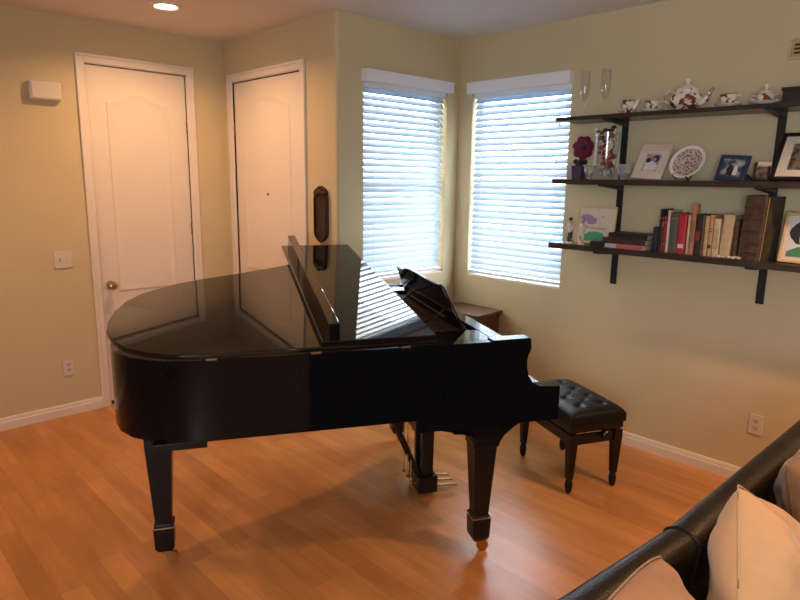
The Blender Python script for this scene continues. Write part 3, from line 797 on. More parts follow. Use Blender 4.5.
def ring(bm, pts, r, n=8): tube(bm, pts, r, n)
def cup(name, label, cat, y, r, h, saucer, spout=0, handle=1, lid=False, group='flowered china tea set', x=3.635):
    t = on(name, label, cat, y, T, x, group=group)
    b = .004
    if saucer:
        bm = BM(); lathe(bm, [(r * .75, .0), (r * .8, .002), (r * 1.55, .014), (r * 1.62, .018), (r * 1.5, .017), (r * .8, .007), (.001, .006)], n=28, caps=False); obj('saucer', bm, 'porcelain', t, smooth=True); b = .008
    bm = BM()
    lathe(bm, [(.001, b), (r * .55, b), (r * .6, b + .004), (r * .5, b + .010), (r * .78, b + h * .3), (r * .9, b + h * .55), (r * .92, b + h * .8), (r * 1.06, b + h), (r * 1.03, b + h), (r * .86, b + h * .78), (r * .7, b + h * .3), (.001, b + .016)], n=26, caps=False)
    obj('cup_body' if not lid else 'body', bm, 'china', t, smooth=True)
    if handle:
        bm = BM(); s = handle
        tube(bm, [(s * r * .88, 0, b + h * .85), (s * r * 1.35, 0, b + h * .95), (s * r * 1.6, 0, b + h * .7), (s * r * 1.35, 0, b + h * .35), (s * r * .8, 0, b + h * .3)], .0035, 8); obj('handle', bm, 'porcelain', t, smooth=True)
    if spout:
        bm = BM(); s = spout
        tube(bm, [(s * r * .7, 0, b + h * .35), (s * r * 1.1, 0, b + h * .6), (s * r * 1.35, 0, b + h * 1.02)], [.014, .010, .006], 10); obj('spout', bm, 'porcelain', t, smooth=True)
    if lid:
        bm = BM(); lathe(bm, [(r * 1.02, b + h), (r * .85, b + h + .008), (r * .4, b + h + .020), (r * .15, b + h + .024), (r * .12, b + h + .032), (r * .22, b + h + .040), (r * .15, b + h + .05), (.001, b + h + .053)], n=24, caps=False); l = obj('lid', bm, 'porcelain', t, smooth=True)
    bm = BM(); pts = [(r * 1.045 * math.cos(2 * PI * i / 28), r * 1.045 * math.sin(2 * PI * i / 28), b + h) for i in range(29)]; tube(bm, pts, .0013, 6); obj('gold_rim', bm, 'gold', t, smooth=True)
    return t
cup('milk_jug', 'small flowered china milk jug, left of the tea cups on the top shelf', 'jug', 1.845, .041, .074, False, spout=1, handle=-1)
cup('tea_cup', 'flowered tea cup between the milk jug and the teapot', 'cup', 1.70, .042, .055, True, handle=1)
cup('tea_cup', 'flowered tea cup right of the teapot spout', 'cup', 1.285, .042, .057, True, handle=1)
# teapot
tp = on('teapot', 'large white flowered china teapot with lid on the top shelf', 'teapot', 1.508, T, 3.645, group='flowered china tea set'); tp.scale = (1.03, 1.03, .84)
bm = BM(); lathe(bm, [(.001, 0), (.052, 0), (.056, .006), (.05, .014), (.072, .03), (.086, .055), (.084, .08), (.068, .105), (.058, .125), (.062, .135), (.055, .135), (.001, .13)], n=32, caps=False); obj('body', bm, 'china', tp, smooth=True)
bm = BM(); lathe(bm, [(.058, .135), (.048, .148), (.025, .163), (.011, .168), (.009, .178), (.016, .188), (.012, .2), (.001, .206)], n=26, caps=False); obj('lid', bm, 'porcelain', tp, smooth=True)
bm = BM(); tube(bm, [(-.056, 0, .12), (-.095, 0, .135), (-.122, 0, .11), (-.118, 0, .075), (-.095, 0, .05), (-.078, 0, .045)], [.006, .006, .0065, .006, .005, .005], 10); obj('handle', bm, 'porcelain', tp, smooth=True)
bm = BM(); tube(bm, [(.07, 0, .04), (.098, 0, .055), (.112, 0, .09), (.135, 0, .135)], [.02, .016, .011, .0075], 12); obj('spout', bm, 'china', tp, smooth=True)
# sugar bowl on plate at right end
sb = cup('sugar_bowl', 'low white lidded china sugar bowl near the right bracket', 'sugar bowl', 1.105, .046, .045, True, handle=1, lid=True)
bm = BM(); tube(bm, [(-.04, 0, .045), (-.062, 0, .052), (-.07, 0, .038), (-.045, 0, .025)], .0035, 8); obj('handle', bm, 'porcelain', sb, smooth=True)
# dark flat case at the right end
fc = thing('storage_box', 'flat dark lidded box lying at the right end of the top shelf', 'box', (3.655, .825, T), (0, 0, RW))
bm = BM(); box(bm, -.17, .17, -.095, .10, 0, .052); obj('body', bm, 'frame_brown', fc, bevel=.002)
bm = BM(); box(bm, -.175, .175, -.10, .105, .053, .070); obj('lid', bm, 'blackbit', fc, bevel=.002)

# --- middle shelf, left to right
pv = on('flower_vase', 'small square purple vase with a dark frilled rim holding the red flower', 'vase', 2.15, Mi, 3.63)
bm = BM(); frustum(bm, 0, 0, 0, .085, .062, .074); obj('body', bm, 'purple', pv, bevel=.004)
bm = BM()
rnd = random.Random(3)
for i in range(16): blob(bm, (rnd.uniform(-.035, .035), rnd.uniform(-.03, .03), .094 + rnd.uniform(-.004, .018)), rnd.uniform(.011, .017), 8, 5)
obj('dark_filler', bm, 'blackbit', pv, smooth=True)
fl = on('artificial_flower', 'large burgundy cloth flower with dark centre standing in the purple vase', 'flower', 2.118, 1.918, 3.605)
bm = BM()
def petals(bm, n, r, ry, off, wid, ph):
    for i in range(n):
        a = 2 * PI * i / n + ph
        cx, cz = r * math.cos(a), r * math.sin(a)
        nn = 10
        ring_ = []
        for k in range(nn):
            b_ = 2 * PI * k / nn; lx, lz = wid * math.cos(b_), ry * math.sin(b_)
            x = cx + lx * math.cos(a + PI / 2) + lz * math.cos(a); z = cz + lx * math.sin(a + PI / 2) + lz * math.sin(a)
            ring_.append((x, off - .018 * (math.hypot(x, z) / .07) ** 2, z))
        A = [bm.verts.new(p) for p in ring_]; c = bm.verts.new((cx, off + .004, cz)); Bv = [bm.verts.new((p[0], p[1] + .003, p[2])) for p in ring_]; cb = bm.verts.new((cx, off + .007, cz))
        for k in range(nn):
            bm.faces.new((A[k], A[(k + 1) % nn], c)); bm.faces.new((Bv[(k + 1) % nn], Bv[k], cb)); bm.faces.new((A[k], Bv[k], Bv[(k + 1) % nn], A[(k + 1) % nn]))
petals(bm, 7, .046, .030, .0, .030, .2); petals(bm, 6, .028, .024, -.012, .024, .5)
obj('petals', bm, 'redflower', fl, smooth=True)
bm = BM(); blob(bm, (.004, -.02, -.004), (.016, .01, .014)); blob(bm, (.012, -.022, .01), (.006, .005, .006)); obj('flower_centre', bm, 'blackbit', fl, smooth=True)
bm = BM(); tube(bm, [(0, .01, -.02), (.0, .012, -.045), (-.001, .014, -.058)], .003, 6); obj('stem', bm, 'blackbit', fl)
cd = on('greeting_card', 'small pale standing card at the left end of the middle shelf', 'card', 2.222, Mi, 3.66, lean=.06)
bm = BM(); prism(bm, [(-.018, 0), (-.016, 0), (.006, .03), (.028, .0), (.03, .0), (.007, .033)], 0, .1, 'z'); obj('folded_card', bm, 'card', cd)
# tall glass vase of dried pods
gv = on('glass_vase', 'tall clear glass vase full of red and white dried flowers', 'vase', 1.965, Mi, 3.655)
bm = BM(); lathe(bm, [(.001, .0), (.048, .0), (.052, .004), (.06, .1), (.068, .2), (.074, .285), (.071, .285), (.065, .2), (.057, .1), (.048, .012), (.001, .012)], n=28, caps=False); obj('glass_body', bm, 'glass', gv, smooth=True)
rnd = random.Random(11)
for nm, mt, n_ in (('red_pods', 'podred', 30), ('white_pods', 'podwhite', 20), ('dark_pods', 'poddark', 14)):
    bm = BM()
    for i in range(n_):
        z = rnd.uniform(.075, .30); rr = (.034 + .03 * z / .3) * math.sqrt(rnd.random()); a = rnd.uniform(0, 2 * PI); s = rnd.uniform(.011, .019)
        if nm == 'dark_pods': z = rnd.uniform(.2, .312)
        blob(bm, (rr * math.cos(a), rr * math.sin(a), z), (s, s, s * rnd.uniform(.6, 1.1)), 8, 5)
    obj(nm, bm, mt, gv, smooth=True)['kind'] = 'stuff'
bm = BM(); lathe(bm, [(.012, .08), (.012, .29)], (-.058, -.03, 0), 10); blob(bm, (-.058, -.03, .30), (.018, .016, .016)); obj('white_stalk', bm, 'podwhite', gv, smooth=True)
bm = BM()
for i in range(18):
    a = rnd.uniform(0, 2 * PI); rr = .04 * math.sqrt(rnd.random()); blob(bm, (rr * math.cos(a), rr * math.sin(a), rnd.uniform(.022, .07)), rnd.uniform(.008, .012), 7, 4)
obj('glass_pebbles', bm, 'bowlglass', gv, smooth=True)['kind'] = 'stuff'
def crystal(y, x, r, h, label):
    t = on('crystal_bowl', label, 'bowl', y, Mi, x, group='cut crystal bowls on the middle shelf')
    bm = BM(); n = 24; prof = [(.45, 0), (.5, .06), (.42, .12), (.8, .4), (1., .8), (1.05, 1.), (.98, 1.), (.9, .78), (.7, .42), (.02, .2)]
    rings = []
    for pr, pz in prof:
        rings.append([bm.verts.new((r * pr * (1 + .05 * (i % 2)) * math.cos(2 * PI * i / n), r * pr * (1 + .05 * (i % 2)) * math.sin(2 * PI * i / n), h * pz)) for i in range(n)])
    bm.faces.new(rings[0][::-1]); bm.faces.new(rings[-1])
    for a, b in zip(rings, rings[1:]):
        for i in range(n): bm.faces.new((a[i], a[(i + 1) % n], b[(i + 1) % n], b[i]))
    obj('faceted_bowl', bm, 'bowlglass', t)
crystal(2.072, 3.574, .034, .085, 'cut crystal bowl between the purple vase and the tall glass vase')
crystal(1.84, 3.595, .046, .090, 'cut crystal bowl between the tall glass vase and the white photo frame')

# --- picture frames
def frame(name, label, cat, y, z, x, w, h, bw, d, mt, lean, yaw=0., roll=0., mount=0., art=None, easel=True):
    t = on(name, label, cat, y, z, x, lean, roll, yaw)
    bm = BM()
    for a in ((-w/2, w/2, 0, bw), (-w/2, w/2, h - bw, h), (-w/2, -w/2 + bw, bw, h - bw), (w/2 - bw, w/2, bw, h - bw)): box(bm, a[0], a[1], -d, 0, a[2], a[3])
    obj('frame', bm, mt, t, bevel=.002)
    bm = BM(); box(bm, -w/2 + bw, w/2 - bw, -d * .45, -.0005, bw, h - bw); b = obj('mount' if mount else 'backing', bm, 'mat_white', t)
    if art: art(b, w, h, bw + mount, -d * .45 - .0006)
    if easel:
        bm = BM(); L_ = h * .62; s = math.sin(lean) * L_; c_ = math.cos(lean) * L_
        # strut hanging from the back down to the shelf
        top = Vector((0, .001, L_)); foot_w = Vector((0, math.sin(lean) * L_ + .03, 0))
        fy = foot_w.y * math.cos(lean); fz = foot_w.y * math.sin(lean)
        A = [(-.02, top.y, top.z), (.02, top.y, top.z), (.03, fy, fz + .004), (-.03, fy, fz + .004)]
        v1 = [bm.verts.new(p) for p in A]; v2 = [bm.verts.new((p[0], p[1] + .003, p[2] + .001)) for p in A]
        bm.faces.new(v1); bm.faces.new(v2[::-1])
        for i in range(4): bm.faces.new((v1[i], v2[i], v2[(i + 1) % 4], v1[(i + 1) % 4]))
        obj('easel_back', bm, 'blackbit', t)
    return t
def flat(parent, name, pts, y, mt, th=.0008):
    bm = BM(); prism(bm, pts, y - th, y, 'y'); return obj(name, bm, mt, parent)
def rect(x0, x1, z0, z1): return [(x0, z0), (x1, z0), (x1, z1), (x0, z1)]

def art_white(p, w, h, b, y):
    f = flat(p, 'photo', rect(-.042, .042, .055, .165), y, 'photo_grey')
    flat(f, 'pale_clothes', [(-.04, .057), (.035, .057), (.04, .09), (.01, .118), (-.035, .112)], y - .001, 'pwhite'); flat(f, 'dark_head', disc_pts(.014, .135, .02, .022, 14), y - .001, 'hair'); flat(f, 'second_head', disc_pts(-.024, .122, .014, .016, 14), y - .0011, 'hair'); flat(f, 'face', disc_pts(.010, .128, .011, .013, 14), y - .0019, 'skin')
frame('photo_frame', 'wide whitewashed photo frame leaning between crystal bowl and patterned plate', 'photo frame', 1.700, Mi + .002, 3.59, .178, .232, .045, .016, 'frame_white', R(30), 0, R(3), 0, art_white)

plt = on('decorative_plate', 'round white plate with brown pattern standing on the middle shelf', 'plate', 1.488, Mi + .001, 3.61, R(27), R(4), R(-10))
bm = BM(); r = .102
lathe(bm, [(.001, .004), (.05, .004), (.062, .0), (.10, -.016), (.102, -.018), (.1, -.021), (.062, -.006), (.05, -.002), (.001, -.002)], (0, -.012, .1), 40, 'y', caps=False); obj('rim', bm, 'porcelain', plt, smooth=True)
bm = BM(); lathe(bm, [(.001, -.0032), (.05, -.0032), (.066, -.0085), (.083, -.0152), (.083, -.0145), (.066, -.0075), (.05, -.0022)], (0, -.012, .1), 40, 'y', caps=False); obj('printed_pattern', bm, 'plate_pat', plt, smooth=True)
bm = BM()
for s in (-1, 1): tube(bm, [(s * .04, -.04, .018), (s * .04, -.045, .004), (s * .04, 0, .004), (s * .04, .012, .09)], .003, 6)
tube(bm, [(0, .012, .08), (0, .045, .018)], .003, 6); tube(bm, [(-.04, .012, .08), (.04, .012, .08)], .003, 6)
obj('plate_stand', bm, 'blackbit', plt)

def art_blue(p, w, h, b, y):
    f = flat(p, 'photo', rect(-.055, .055, .020, .122), y, 'photo_blue')
    flat(f, 'pale_figure', [(.004, .03), (.026, .03), (.026, .062), (.02, .085), (.008, .085)], y - .001, 'pwhite'); flat(f, 'dark_figure', [(-.028, .03), (.002, .03), (.002, .07), (-.006, .09), (-.022, .09), (-.028, .066)], y - .001, 'hair')
frame('photo_frame', 'small dark blue photo frame right of the patterned plate', 'photo frame', 1.235, Mi + .001, 3.60, .150, .142, .02, .014, 'frame_blue', R(24), 0, R(3), 0, art_blue)
ea = on('card_holder', 'small black wedge shaped stand between the blue frame and the little dark frame', 'stand', 1.142, Mi, 3.64)
bm = BM(); prism(bm, [(-.028, 0), (.032, 0), (.03, .006), (-.02, .045), (-.028, .042)], -.02, .02, 'y'); obj('wedge', bm, 'blackbit', ea, bevel=.002)
bm = BM(); box(bm, -.03, .033, -.026, -.021, 0, .012); obj('lip', bm, 'blackbit', ea)
def art_small(p, w, h, b, y):
    flat(p, 'photo', rect(-w/2 + .012, w/2 - .012, .012, h - .012), y, 'photo_dark')
sf = frame('photo_frame', 'little dark frame with a white paper on its top edge', 'photo frame', 1.082, Mi + .001, 3.59, .075, .115, .012, .012, 'frame_brown', R(42), R(20), R(4), 0, art_small)
bm = BM(); box(bm, -.022, .04, -.016, .001, .097, .122); obj('paper_slip', bm, 'mat_white', sf)
def art_big(p, w, h, b, y):
    f = flat(p, 'photo', rect(-w/2 + b, w/2 - b, b, h - b), y, 'photo_dark')
    flat(f, 'face', disc_pts(-.035, h * .52, .03, .036, 16), y - .001, 'muted'); flat(f, 'second_face', disc_pts(.045, h * .5, .028, .034, 16), y - .001, 'muted')
frame('photo_frame', 'large black photo frame with white mount beside the right bracket', 'photo frame', .885, Mi + .002, 3.60, .30, .285, .018, .018, 'frame_black', R(34), 0, 0, .045, art_big)

# --- lowest shelf: drawing, figurines
def art_draw(p, w, h, b, y):
    f = flat(p, 'paper', rect(-w/2 + b, w/2 - b, b, h - b), y, 'paper')
    flat(f, 'green_hill', [(-.085, b + .004), (.085, b + .004), (.08, .045), (.05, .07), (.01, .078), (-.04, .074), (-.075, .05)], y - .001, 'crayon_green')
    flat(f, 'purple_cloud', disc_pts(-.065, .165, .045, .022, 22, .5, 3), y - .001, 'crayon_purple'); flat(f, 'purple_tuft', disc_pts(-.035, .148, .038, .022, 22, .6, 5), y - .0019, 'crayon_purple')
    flat(f, 'pink_line', [(-.08, .098), (.06, .086), (.09, .098), (.06, .104), (-.02, .108), (-.07, .116)], y - .001, 'crayon_pink'); flat(f, 'small_bird', disc_pts(.045, .172, .012, .004, 10, .4, 8), y - .001, 'crayon_purple')
frame('framed_drawing', 'oak framed child drawing of a purple cloud over a green hill', 'picture', 2.008, Lo + .001, 3.70, .272, .238, .013, .014, 'frame_oak', R(9), 0, R(-1), 0, art_draw, easel=False)
def figurine(y, x, label, top, mid, low):
    t = on('figurine', label, 'figurine', y, Lo, x, group='small figurines on the lowest shelf')
    bm = BM(); lathe(bm, [(.02, 0), (.02, .008), (.017, .01)], n=14); obj('base', bm, 'plastic', t)
    bm = BM()
    for s in (-1, 1): tube(bm, [(s * .008, 0, .008), (s * .009, 0, .035), (s * .008, 0, .075)], [.007, .008, .011], 10)
    obj('trousers', bm, low, t, smooth=True)
    bm = BM(); lathe(bm, [(.014, .07), (.017, .09), (.021, .115), (.014, .126), (.006, .13), (.006, .134)], n=14)
    for s in (-1, 1): tube(bm, [(s * .019, 0, .118), (s * .027, -.004, .098), (s * .016, -.014, .086)], [.007, .006, .005], 8)
    obj('torso', bm, mid, t, smooth=True)
    bm = BM(); blob(bm, (0, 0, .143), (.010, .011, .013)); obj('head', bm, 'skin', t, smooth=True)
    bm = BM(); lathe(bm, [(.013, .148), (.013, .151), (.011, .152), (.011, .165), (.006, .168)], n=12); obj('hat', bm, top, t, smooth=True)
figurine(2.185, 3.60, 'small figurine with black hat and navy legs, nearest the window', 'blackbit', 'podwhite', 'navycloth')
figurine(2.098, 3.60, 'small pale figurine with grey hat in front of the framed drawing', 'photo_grey', 'frame_white', 'frame_white')
bxs = on('case', 'small flat black case in front of the framed drawing', 'case', 1.972, Lo, 3.585)
bm = BM(); box(bm, -.045, .045, -.03, .03, 0, .018); obj('body', bm, 'blackbit', bxs, bevel=.003)
bm = BM(); box(bm, -.045, .045, -.03, .03, .0185, .031); obj('lid', bm, 'blackbit', bxs, bevel=.003)

# --- books
bookmats = {}
def cloth(name, col, var=.15):
    if name not in bookmats: bookmats[name] = mat(name + '_book_cloth', col, .6, var=var, vscale=30, bump=.1, bscale=200)
    return bookmats[name]
def book(label, yl, yr, h, dep, mname, col, bands=(), lean=0., x=3.597, z=Lo, band_mat='gold', pagem='pages'):
    """standing book, spine to the room; local X to the right, Y into the wall"""
    w = yl - yr - .0016
    t = thing('book', label, 'book', (x, (yl + yr) / 2 + .008, z), (0, lean, RW), 'books standing on the lowest shelf')
    m_ = cloth(mname, col); th = min(.003, w * .18)
    bm = BM()
    sp = [(-w/2, .012), (-w/2, .004), (-w*.36, .0008), (-w*.15, 0), (w*.15, 0), (w*.36, .0008), (w/2, .004), (w/2, .012), (w/2 - th, .012), (w/2 - th, .006), (-w/2 + th, .006), (-w/2 + th, .012)]
    prism(bm, sp, 0, h)
    box(bm, -w/2, -w/2 + th, .0121, dep, 0, h); box(bm, w/2 - th, w/2, .0121, dep, 0, h)
    obj('cover', bm, m_, t)
    bm = BM(); box(bm, -w/2 + th + .0002, w/2 - th - .0002, .0065, dep - .004, .003, h - .004); obj('page_block', bm, pagem, t)
    for z0, z1 in bands:
        bm = BM(); box(bm, -w * .34, w * .34, -.0006, .0012, z0 * h, z1 * h); obj('spine_band', bm, band_mat, t)
    return t
book('tall black book at the left end of the standing row', 1.553, 1.537, .245, .15, 'black', (.012, .014, .018), ((.78, .8),))
book('thin dark red book right of the tall black book', 1.536, 1.5245, .203, .14, 'darkred', (.20, .03, .03), ((.7, .85),))
book('thin crimson book left of the thin white book', 1.5235, 1.508, .207, .14, 'crimson', (.24, .025, .03), ((.2, .24), (.8, .84)))
book('thin white book left of the grey green book', 1.507, 1.491, .240, .16, 'white', (.58, .50, .42), ((.3, .7),), band_mat='card')
book('grey green book left of the bright red book', 1.490, 1.445, .228, .15, 'greygreen', (.085, .088, .072), ((.85, .87),))
book('bright red book in the standing row', 1.444, 1.397, .225, .15, 'red', (.40, .022, .035), ((.14, .24),), band_mat='podwhite')
book('thin cream book right of the bright red book', 1.392, 1.3775, .220, .14, 'cream', (.52, .42, .25), ((.1, .14),))
book('tall salmon pink book standing above its neighbours', 1.3745, 1.349, .278, .05, 'salmon', (.44, .19, .12), ((.25, .7),), band_mat='tansuede')
book('black book with a red spine mark right of the salmon book', 1.348, 1.314, .226, .14, 'nearblack', (.018, .016, .016), ((.36, .58),), band_mat='podred')
book('thin brown book right of the black red marked book', 1.313, 1.299, .224, .14, 'brown', (.13, .065, .03), ())
book('olive cream book left of the orange tan book', 1.298, 1.2765, .218, .14, 'olivecream', (.46, .37, .19), ((.6, .62), (.55, .57)))
book('orange tan book with mottled spine, left of the short cream book', 1.275, 1.2535, .224, .14, 'orangetan', (.50, .28, .13), ((.66, .68), (.6, .62), (.2, .28)), band_mat='carved')
book('short cream book left of the widest tan book', 1.252, 1.217, .206, .14, 'palecream', (.58, .45, .30), ((.2, .75),), band_mat='tan')
tb = book('wide light tan book with lines of lettering, leaning slightly', 1.214, 1.158, .232, .14, 'lighttan', (.55, .40, .24), (), lean=R(2.5))
for i in range(4):
    bm = BM(); box(bm, -.0165 + i * .0105, -.0145 + i * .0105, -.0006, .001, .018 + .01 * (i % 2), .205 - .012 * (i % 3)); obj('spine_line', bm, 'tan', tb)
book('old brown leather book against the thick album', 1.150, 1.126, .205, .15, 'oldbrown', (.13, .062, .026), ((.2, .22), (.5, .52), (.8, .82)), band_mat='carved', x=3.605)

al = thing('album', 'thick antique brown leather album, largest on the lowest shelf', 'album', (3.568, 1.068, Lo), (0, R(2.5), RW - R(9)), None)
bm = BM(); w = .108; h = .335
prism(bm, [(-w/2, .02), (-w/2, .006), (-w*.4, .001), (0, -.003), (w*.4, .001), (w/2, .006), (w/2, .02), (w/2 - .008, .02), (w/2 - .008, .012), (-w/2 + .008, .012), (-w/2 + .008, .02)], 0, h); obj('spine', bm, 'antique', al, bevel=.002)
bm = BM()
for k in (.12, .28, .46, .64, .82): box(bm, -w/2 + .002, w/2 - .002, -.0065, .004, h * k, h * k + .009)
obj('raised_bands', bm, 'antique', al, bevel=.003)
bm = BM(); box(bm, -w/2, -w/2 + .008, .0205, .20, 0, h); obj('back_cover', bm, 'antique_side', al, bevel=.002)
bm = BM(); box(bm, w/2 - .008, w/2, .0205, .20, 0, h); fcv = obj('front_cover', bm, 'antique_side', al, bevel=.002)
bm = BM(); box(bm, -w/2 + .0085, w/2 - .0085, .013, .192, .006, h - .006); obj('page_block', bm, 'pages', al)
bm = BM(); box(bm, w/2 - .001, w/2 + .001, .021, .0245, .004, h - .004); obj('hinge_ridge', bm, 'tan', fcv)

# flat stack left of the standing books
def lying(label, y, x, z, w, d, h, mt, name='book', cat='book', rot=0., half=None):
    t = thing(name, label, cat, (x, y, z), (0, 0, RW + rot), 'books lying flat beside the standing row')
    bm = BM(); box(bm, -w/2, w/2, -d/2, d/2, 0, .0025); box(bm, -w/2, w/2, -d/2, d/2, h - .0025, h); box(bm, -w/2, w/2, -d/2, -d/2 + .003, .0025, h - .0025)
    obj('cover', bm, mt, t)
    bm = BM(); box(bm, -w/2 + .003, w/2 - .003, -d/2 + .0032, d/2 - .004, .0027, h - .0027); obj('page_block', bm, 'pages', t)
    if half:
        bm = BM(); box(bm, -w * .04, w * .49, -d/2 - .0006, -d/2 + .001, .001, h - .001); obj('spine_panel', bm, half, t, label='red half of the spine')
    return t
lying('white and red paperback at the bottom of the flat stack', 1.788, 3.655, Lo, .315, .16, .024, cloth('whitepaper', (.52, .50, .50)), half=cloth('coralred', (.50, .085, .075)))
lying('maroon book in the middle of the flat stack', 1.762, 3.665, Lo + .0245, .27, .17, .034, cloth('maroon', (.045, .016, .022)), rot=R(1))
nb = lying('black zipped folder on top of the flat stack', 1.742, 3.675, Lo + .059, .25, .16, .030, 'blackbit', name='folder', cat='folder', rot=R(-1.5))
bm = BM(); tube(bm, [(-.09, -.082, .022), (-.05, -.092, .030), (.05, -.092, .030), (.1, -.082, .022)], .004, 6); obj('strap', bm, 'blackbit', nb, smooth=True)
nv = book('slim navy book leaning right of the flat stack', 1.585, 1.556, .14, .12, 'navy', (.014, .018, .032), (), lean=0)

cr = on('crumpled_paper', 'crumpled white paper lying before the light tan book', 'paper', 1.19, Lo + .001, 3.572)
bm = BM(); rnd = random.Random(5); nx_, ny_ = 12, 5
G = [[bm.verts.new((-.06 + .12 * i / nx_, -.012 + .026 * j / ny_, .002 + rnd.random() * .014)) for j in range(ny_ + 1)] for i in range(nx_ + 1)]
G2 = [[bm.verts.new((v.co.x, v.co.y, max(0.0002, v.co.z - .0015))) for v in r_] for r_ in G]
for i in range(nx_):
    for j in range(ny_):
        bm.faces.new((G[i][j], G[i + 1][j], G[i + 1][j + 1], G[i][j + 1])); bm.faces.new((G2[i][j], G2[i][j + 1], G2[i + 1][j + 1], G2[i + 1][j]))
obj('sheet', bm, 'crumple', cr)
# portrait at the right end
def art_child(p, w, h, b, y):
    f = flat(p, 'photo', rect(-w/2 + b, w/2 - b, b, h - b), y, 'pwhite')
    flat(f, 'green_top', [(-w/2 + b, b), (w/2 - b, b), (w/2 - b, b + .045), (.03, b + .06), (-.03, b + .05), (-w/2 + b, b + .025)], y - .001, 'pgreen')
    flat(f, 'dark_hair', disc_pts(-.005, .155, .07, .062, 24, .12, 4), y - .001, 'hair'); flat(f, 'face', disc_pts(.012, .128, .042, .050, 20), y - .0019, 'skin')
frame('photo_frame', 'light oak framed portrait with dark hair at the right end of the lowest shelf', 'photo frame', .845, Lo + .001, 3.63, .215, .255, .014, .014, 'frame_oak', R(13), 0, R(1), .018, art_child)

# ------------------------------------------------------------------ sofa and pillows
SX0, SX1 = .68, 3.0
sofa = thing('sofa', 'dark brown leather sofa with stitched back panels', 'sofa', (0, .024, 0), (0, 0, R(-1.2)))
ST = .862
def cushion_prism(bm, prof, x0, x1, n=10, puff=.012, sag=0.):
    """extrude a y-z profile along x with ends rounded in"""
    cy = sum(p[0] for p in prof) / len(prof); cz = sum(p[1] for p in prof) / len(prof)
    rings = []
    for i in range(n + 1):
        s = i / n; x = x0 + (x1 - x0) * s; e = min(s, 1 - s) * (x1 - x0)
        k = 1 - (puff * (1 - min(1, e / .05)) ** 2) * 4
        g = sag * max(0, (1.5 - x) / .5)
        rings.append([bm.verts.new((x, cy + (y - cy) * k + g, cz + (z - cz) * k + g)) for y, z in prof])
    bm.faces.new(rings[0][::-1]); bm.faces.new(rings[-1])
    for a, b in zip(rings, rings[1:]):
        for i in range(len(prof)): bm.faces.new((a[i], a[(i + 1) % len(prof)], b[(i + 1) % len(prof)], b[i]))
def roll(y0, y1, z0, z1, r, n=6):
    pts = []
    for cx, cz, a0 in ((y1 - r, z1 - r, 0), (y0 + r, z1 - r, PI / 2)):
        for k in range(n + 1):
            a = a0 + PI / 2 * k / n; pts.append((cx + r * math.cos(a), cz + r * math.sin(a)))
    return [(y0, z0), (y1, z0)] + pts
bm = BM(); prism(bm, [(-.47, .06), (.545, .06), (.555, .74), (.505, .75), (.46, .40), (-.47, .40)], SX0, SX1, 'x'); obj('body', bm, 'sofa', sofa, bevel=.015, seg=3)
segs = [SX0 + .02, 1.50, 2.72, SX1 - .02]
for a, b in zip(segs, segs[1:]):
    bm = BM(); prof = [(.500, .68), (.565, .68), (.573, .79)] + [(.531 + .044 * math.cos(t), ST - .03 + .03 * math.sin(t)) for t in [PI * k / 10 for k in range(11)]] + [(.492, .79)]
    cushion_prism(bm, prof, a + .002, b - .002, 24, .01, .02); obj('back_panel', bm, 'sofa', sofa, smooth=True)
for x in segs[1:-1]:
    bm = BM()
    tube(bm, [(x, .571, .72), (x, .575, .80)] + [(x, .531 + .045 * math.cos(t), ST - .031 + .031 * math.sin(t)) for t in [PI * k / 10 for k in range(11)]] + [(x, .490, .79), (x, .498, .70)], .0042, 8); obj('welt_seam', bm, 'sofa', sofa, smooth=True)
for a, b in ((SX0 + .20, 1.86), (1.865, SX1 - .20)):
    bm = BM(); cushion_prism(bm, roll(-.49, .44, .402, .472, .03), a, b, 20, .01)
    obj('seat_cushion', bm, 'sofa', sofa, smooth=True)
for a, b in ((SX0 - .01, SX0 + .19), (SX1 - .19, SX1 + .01)):
    bm = BM(); prism(bm, [(y, z) for y, z in roll(a, b, .05, .63, .09)], -.50, .47, 'y'); obj('arm', bm, 'sofa', sofa, smooth=True)
for x in (SX0 + .08, SX1 - .08):
    for y in (-.4, .48):
        bm = BM(); frustum(bm, x, y, 0, .062, .05, .06); obj('foot', bm, 'satin', sofa)

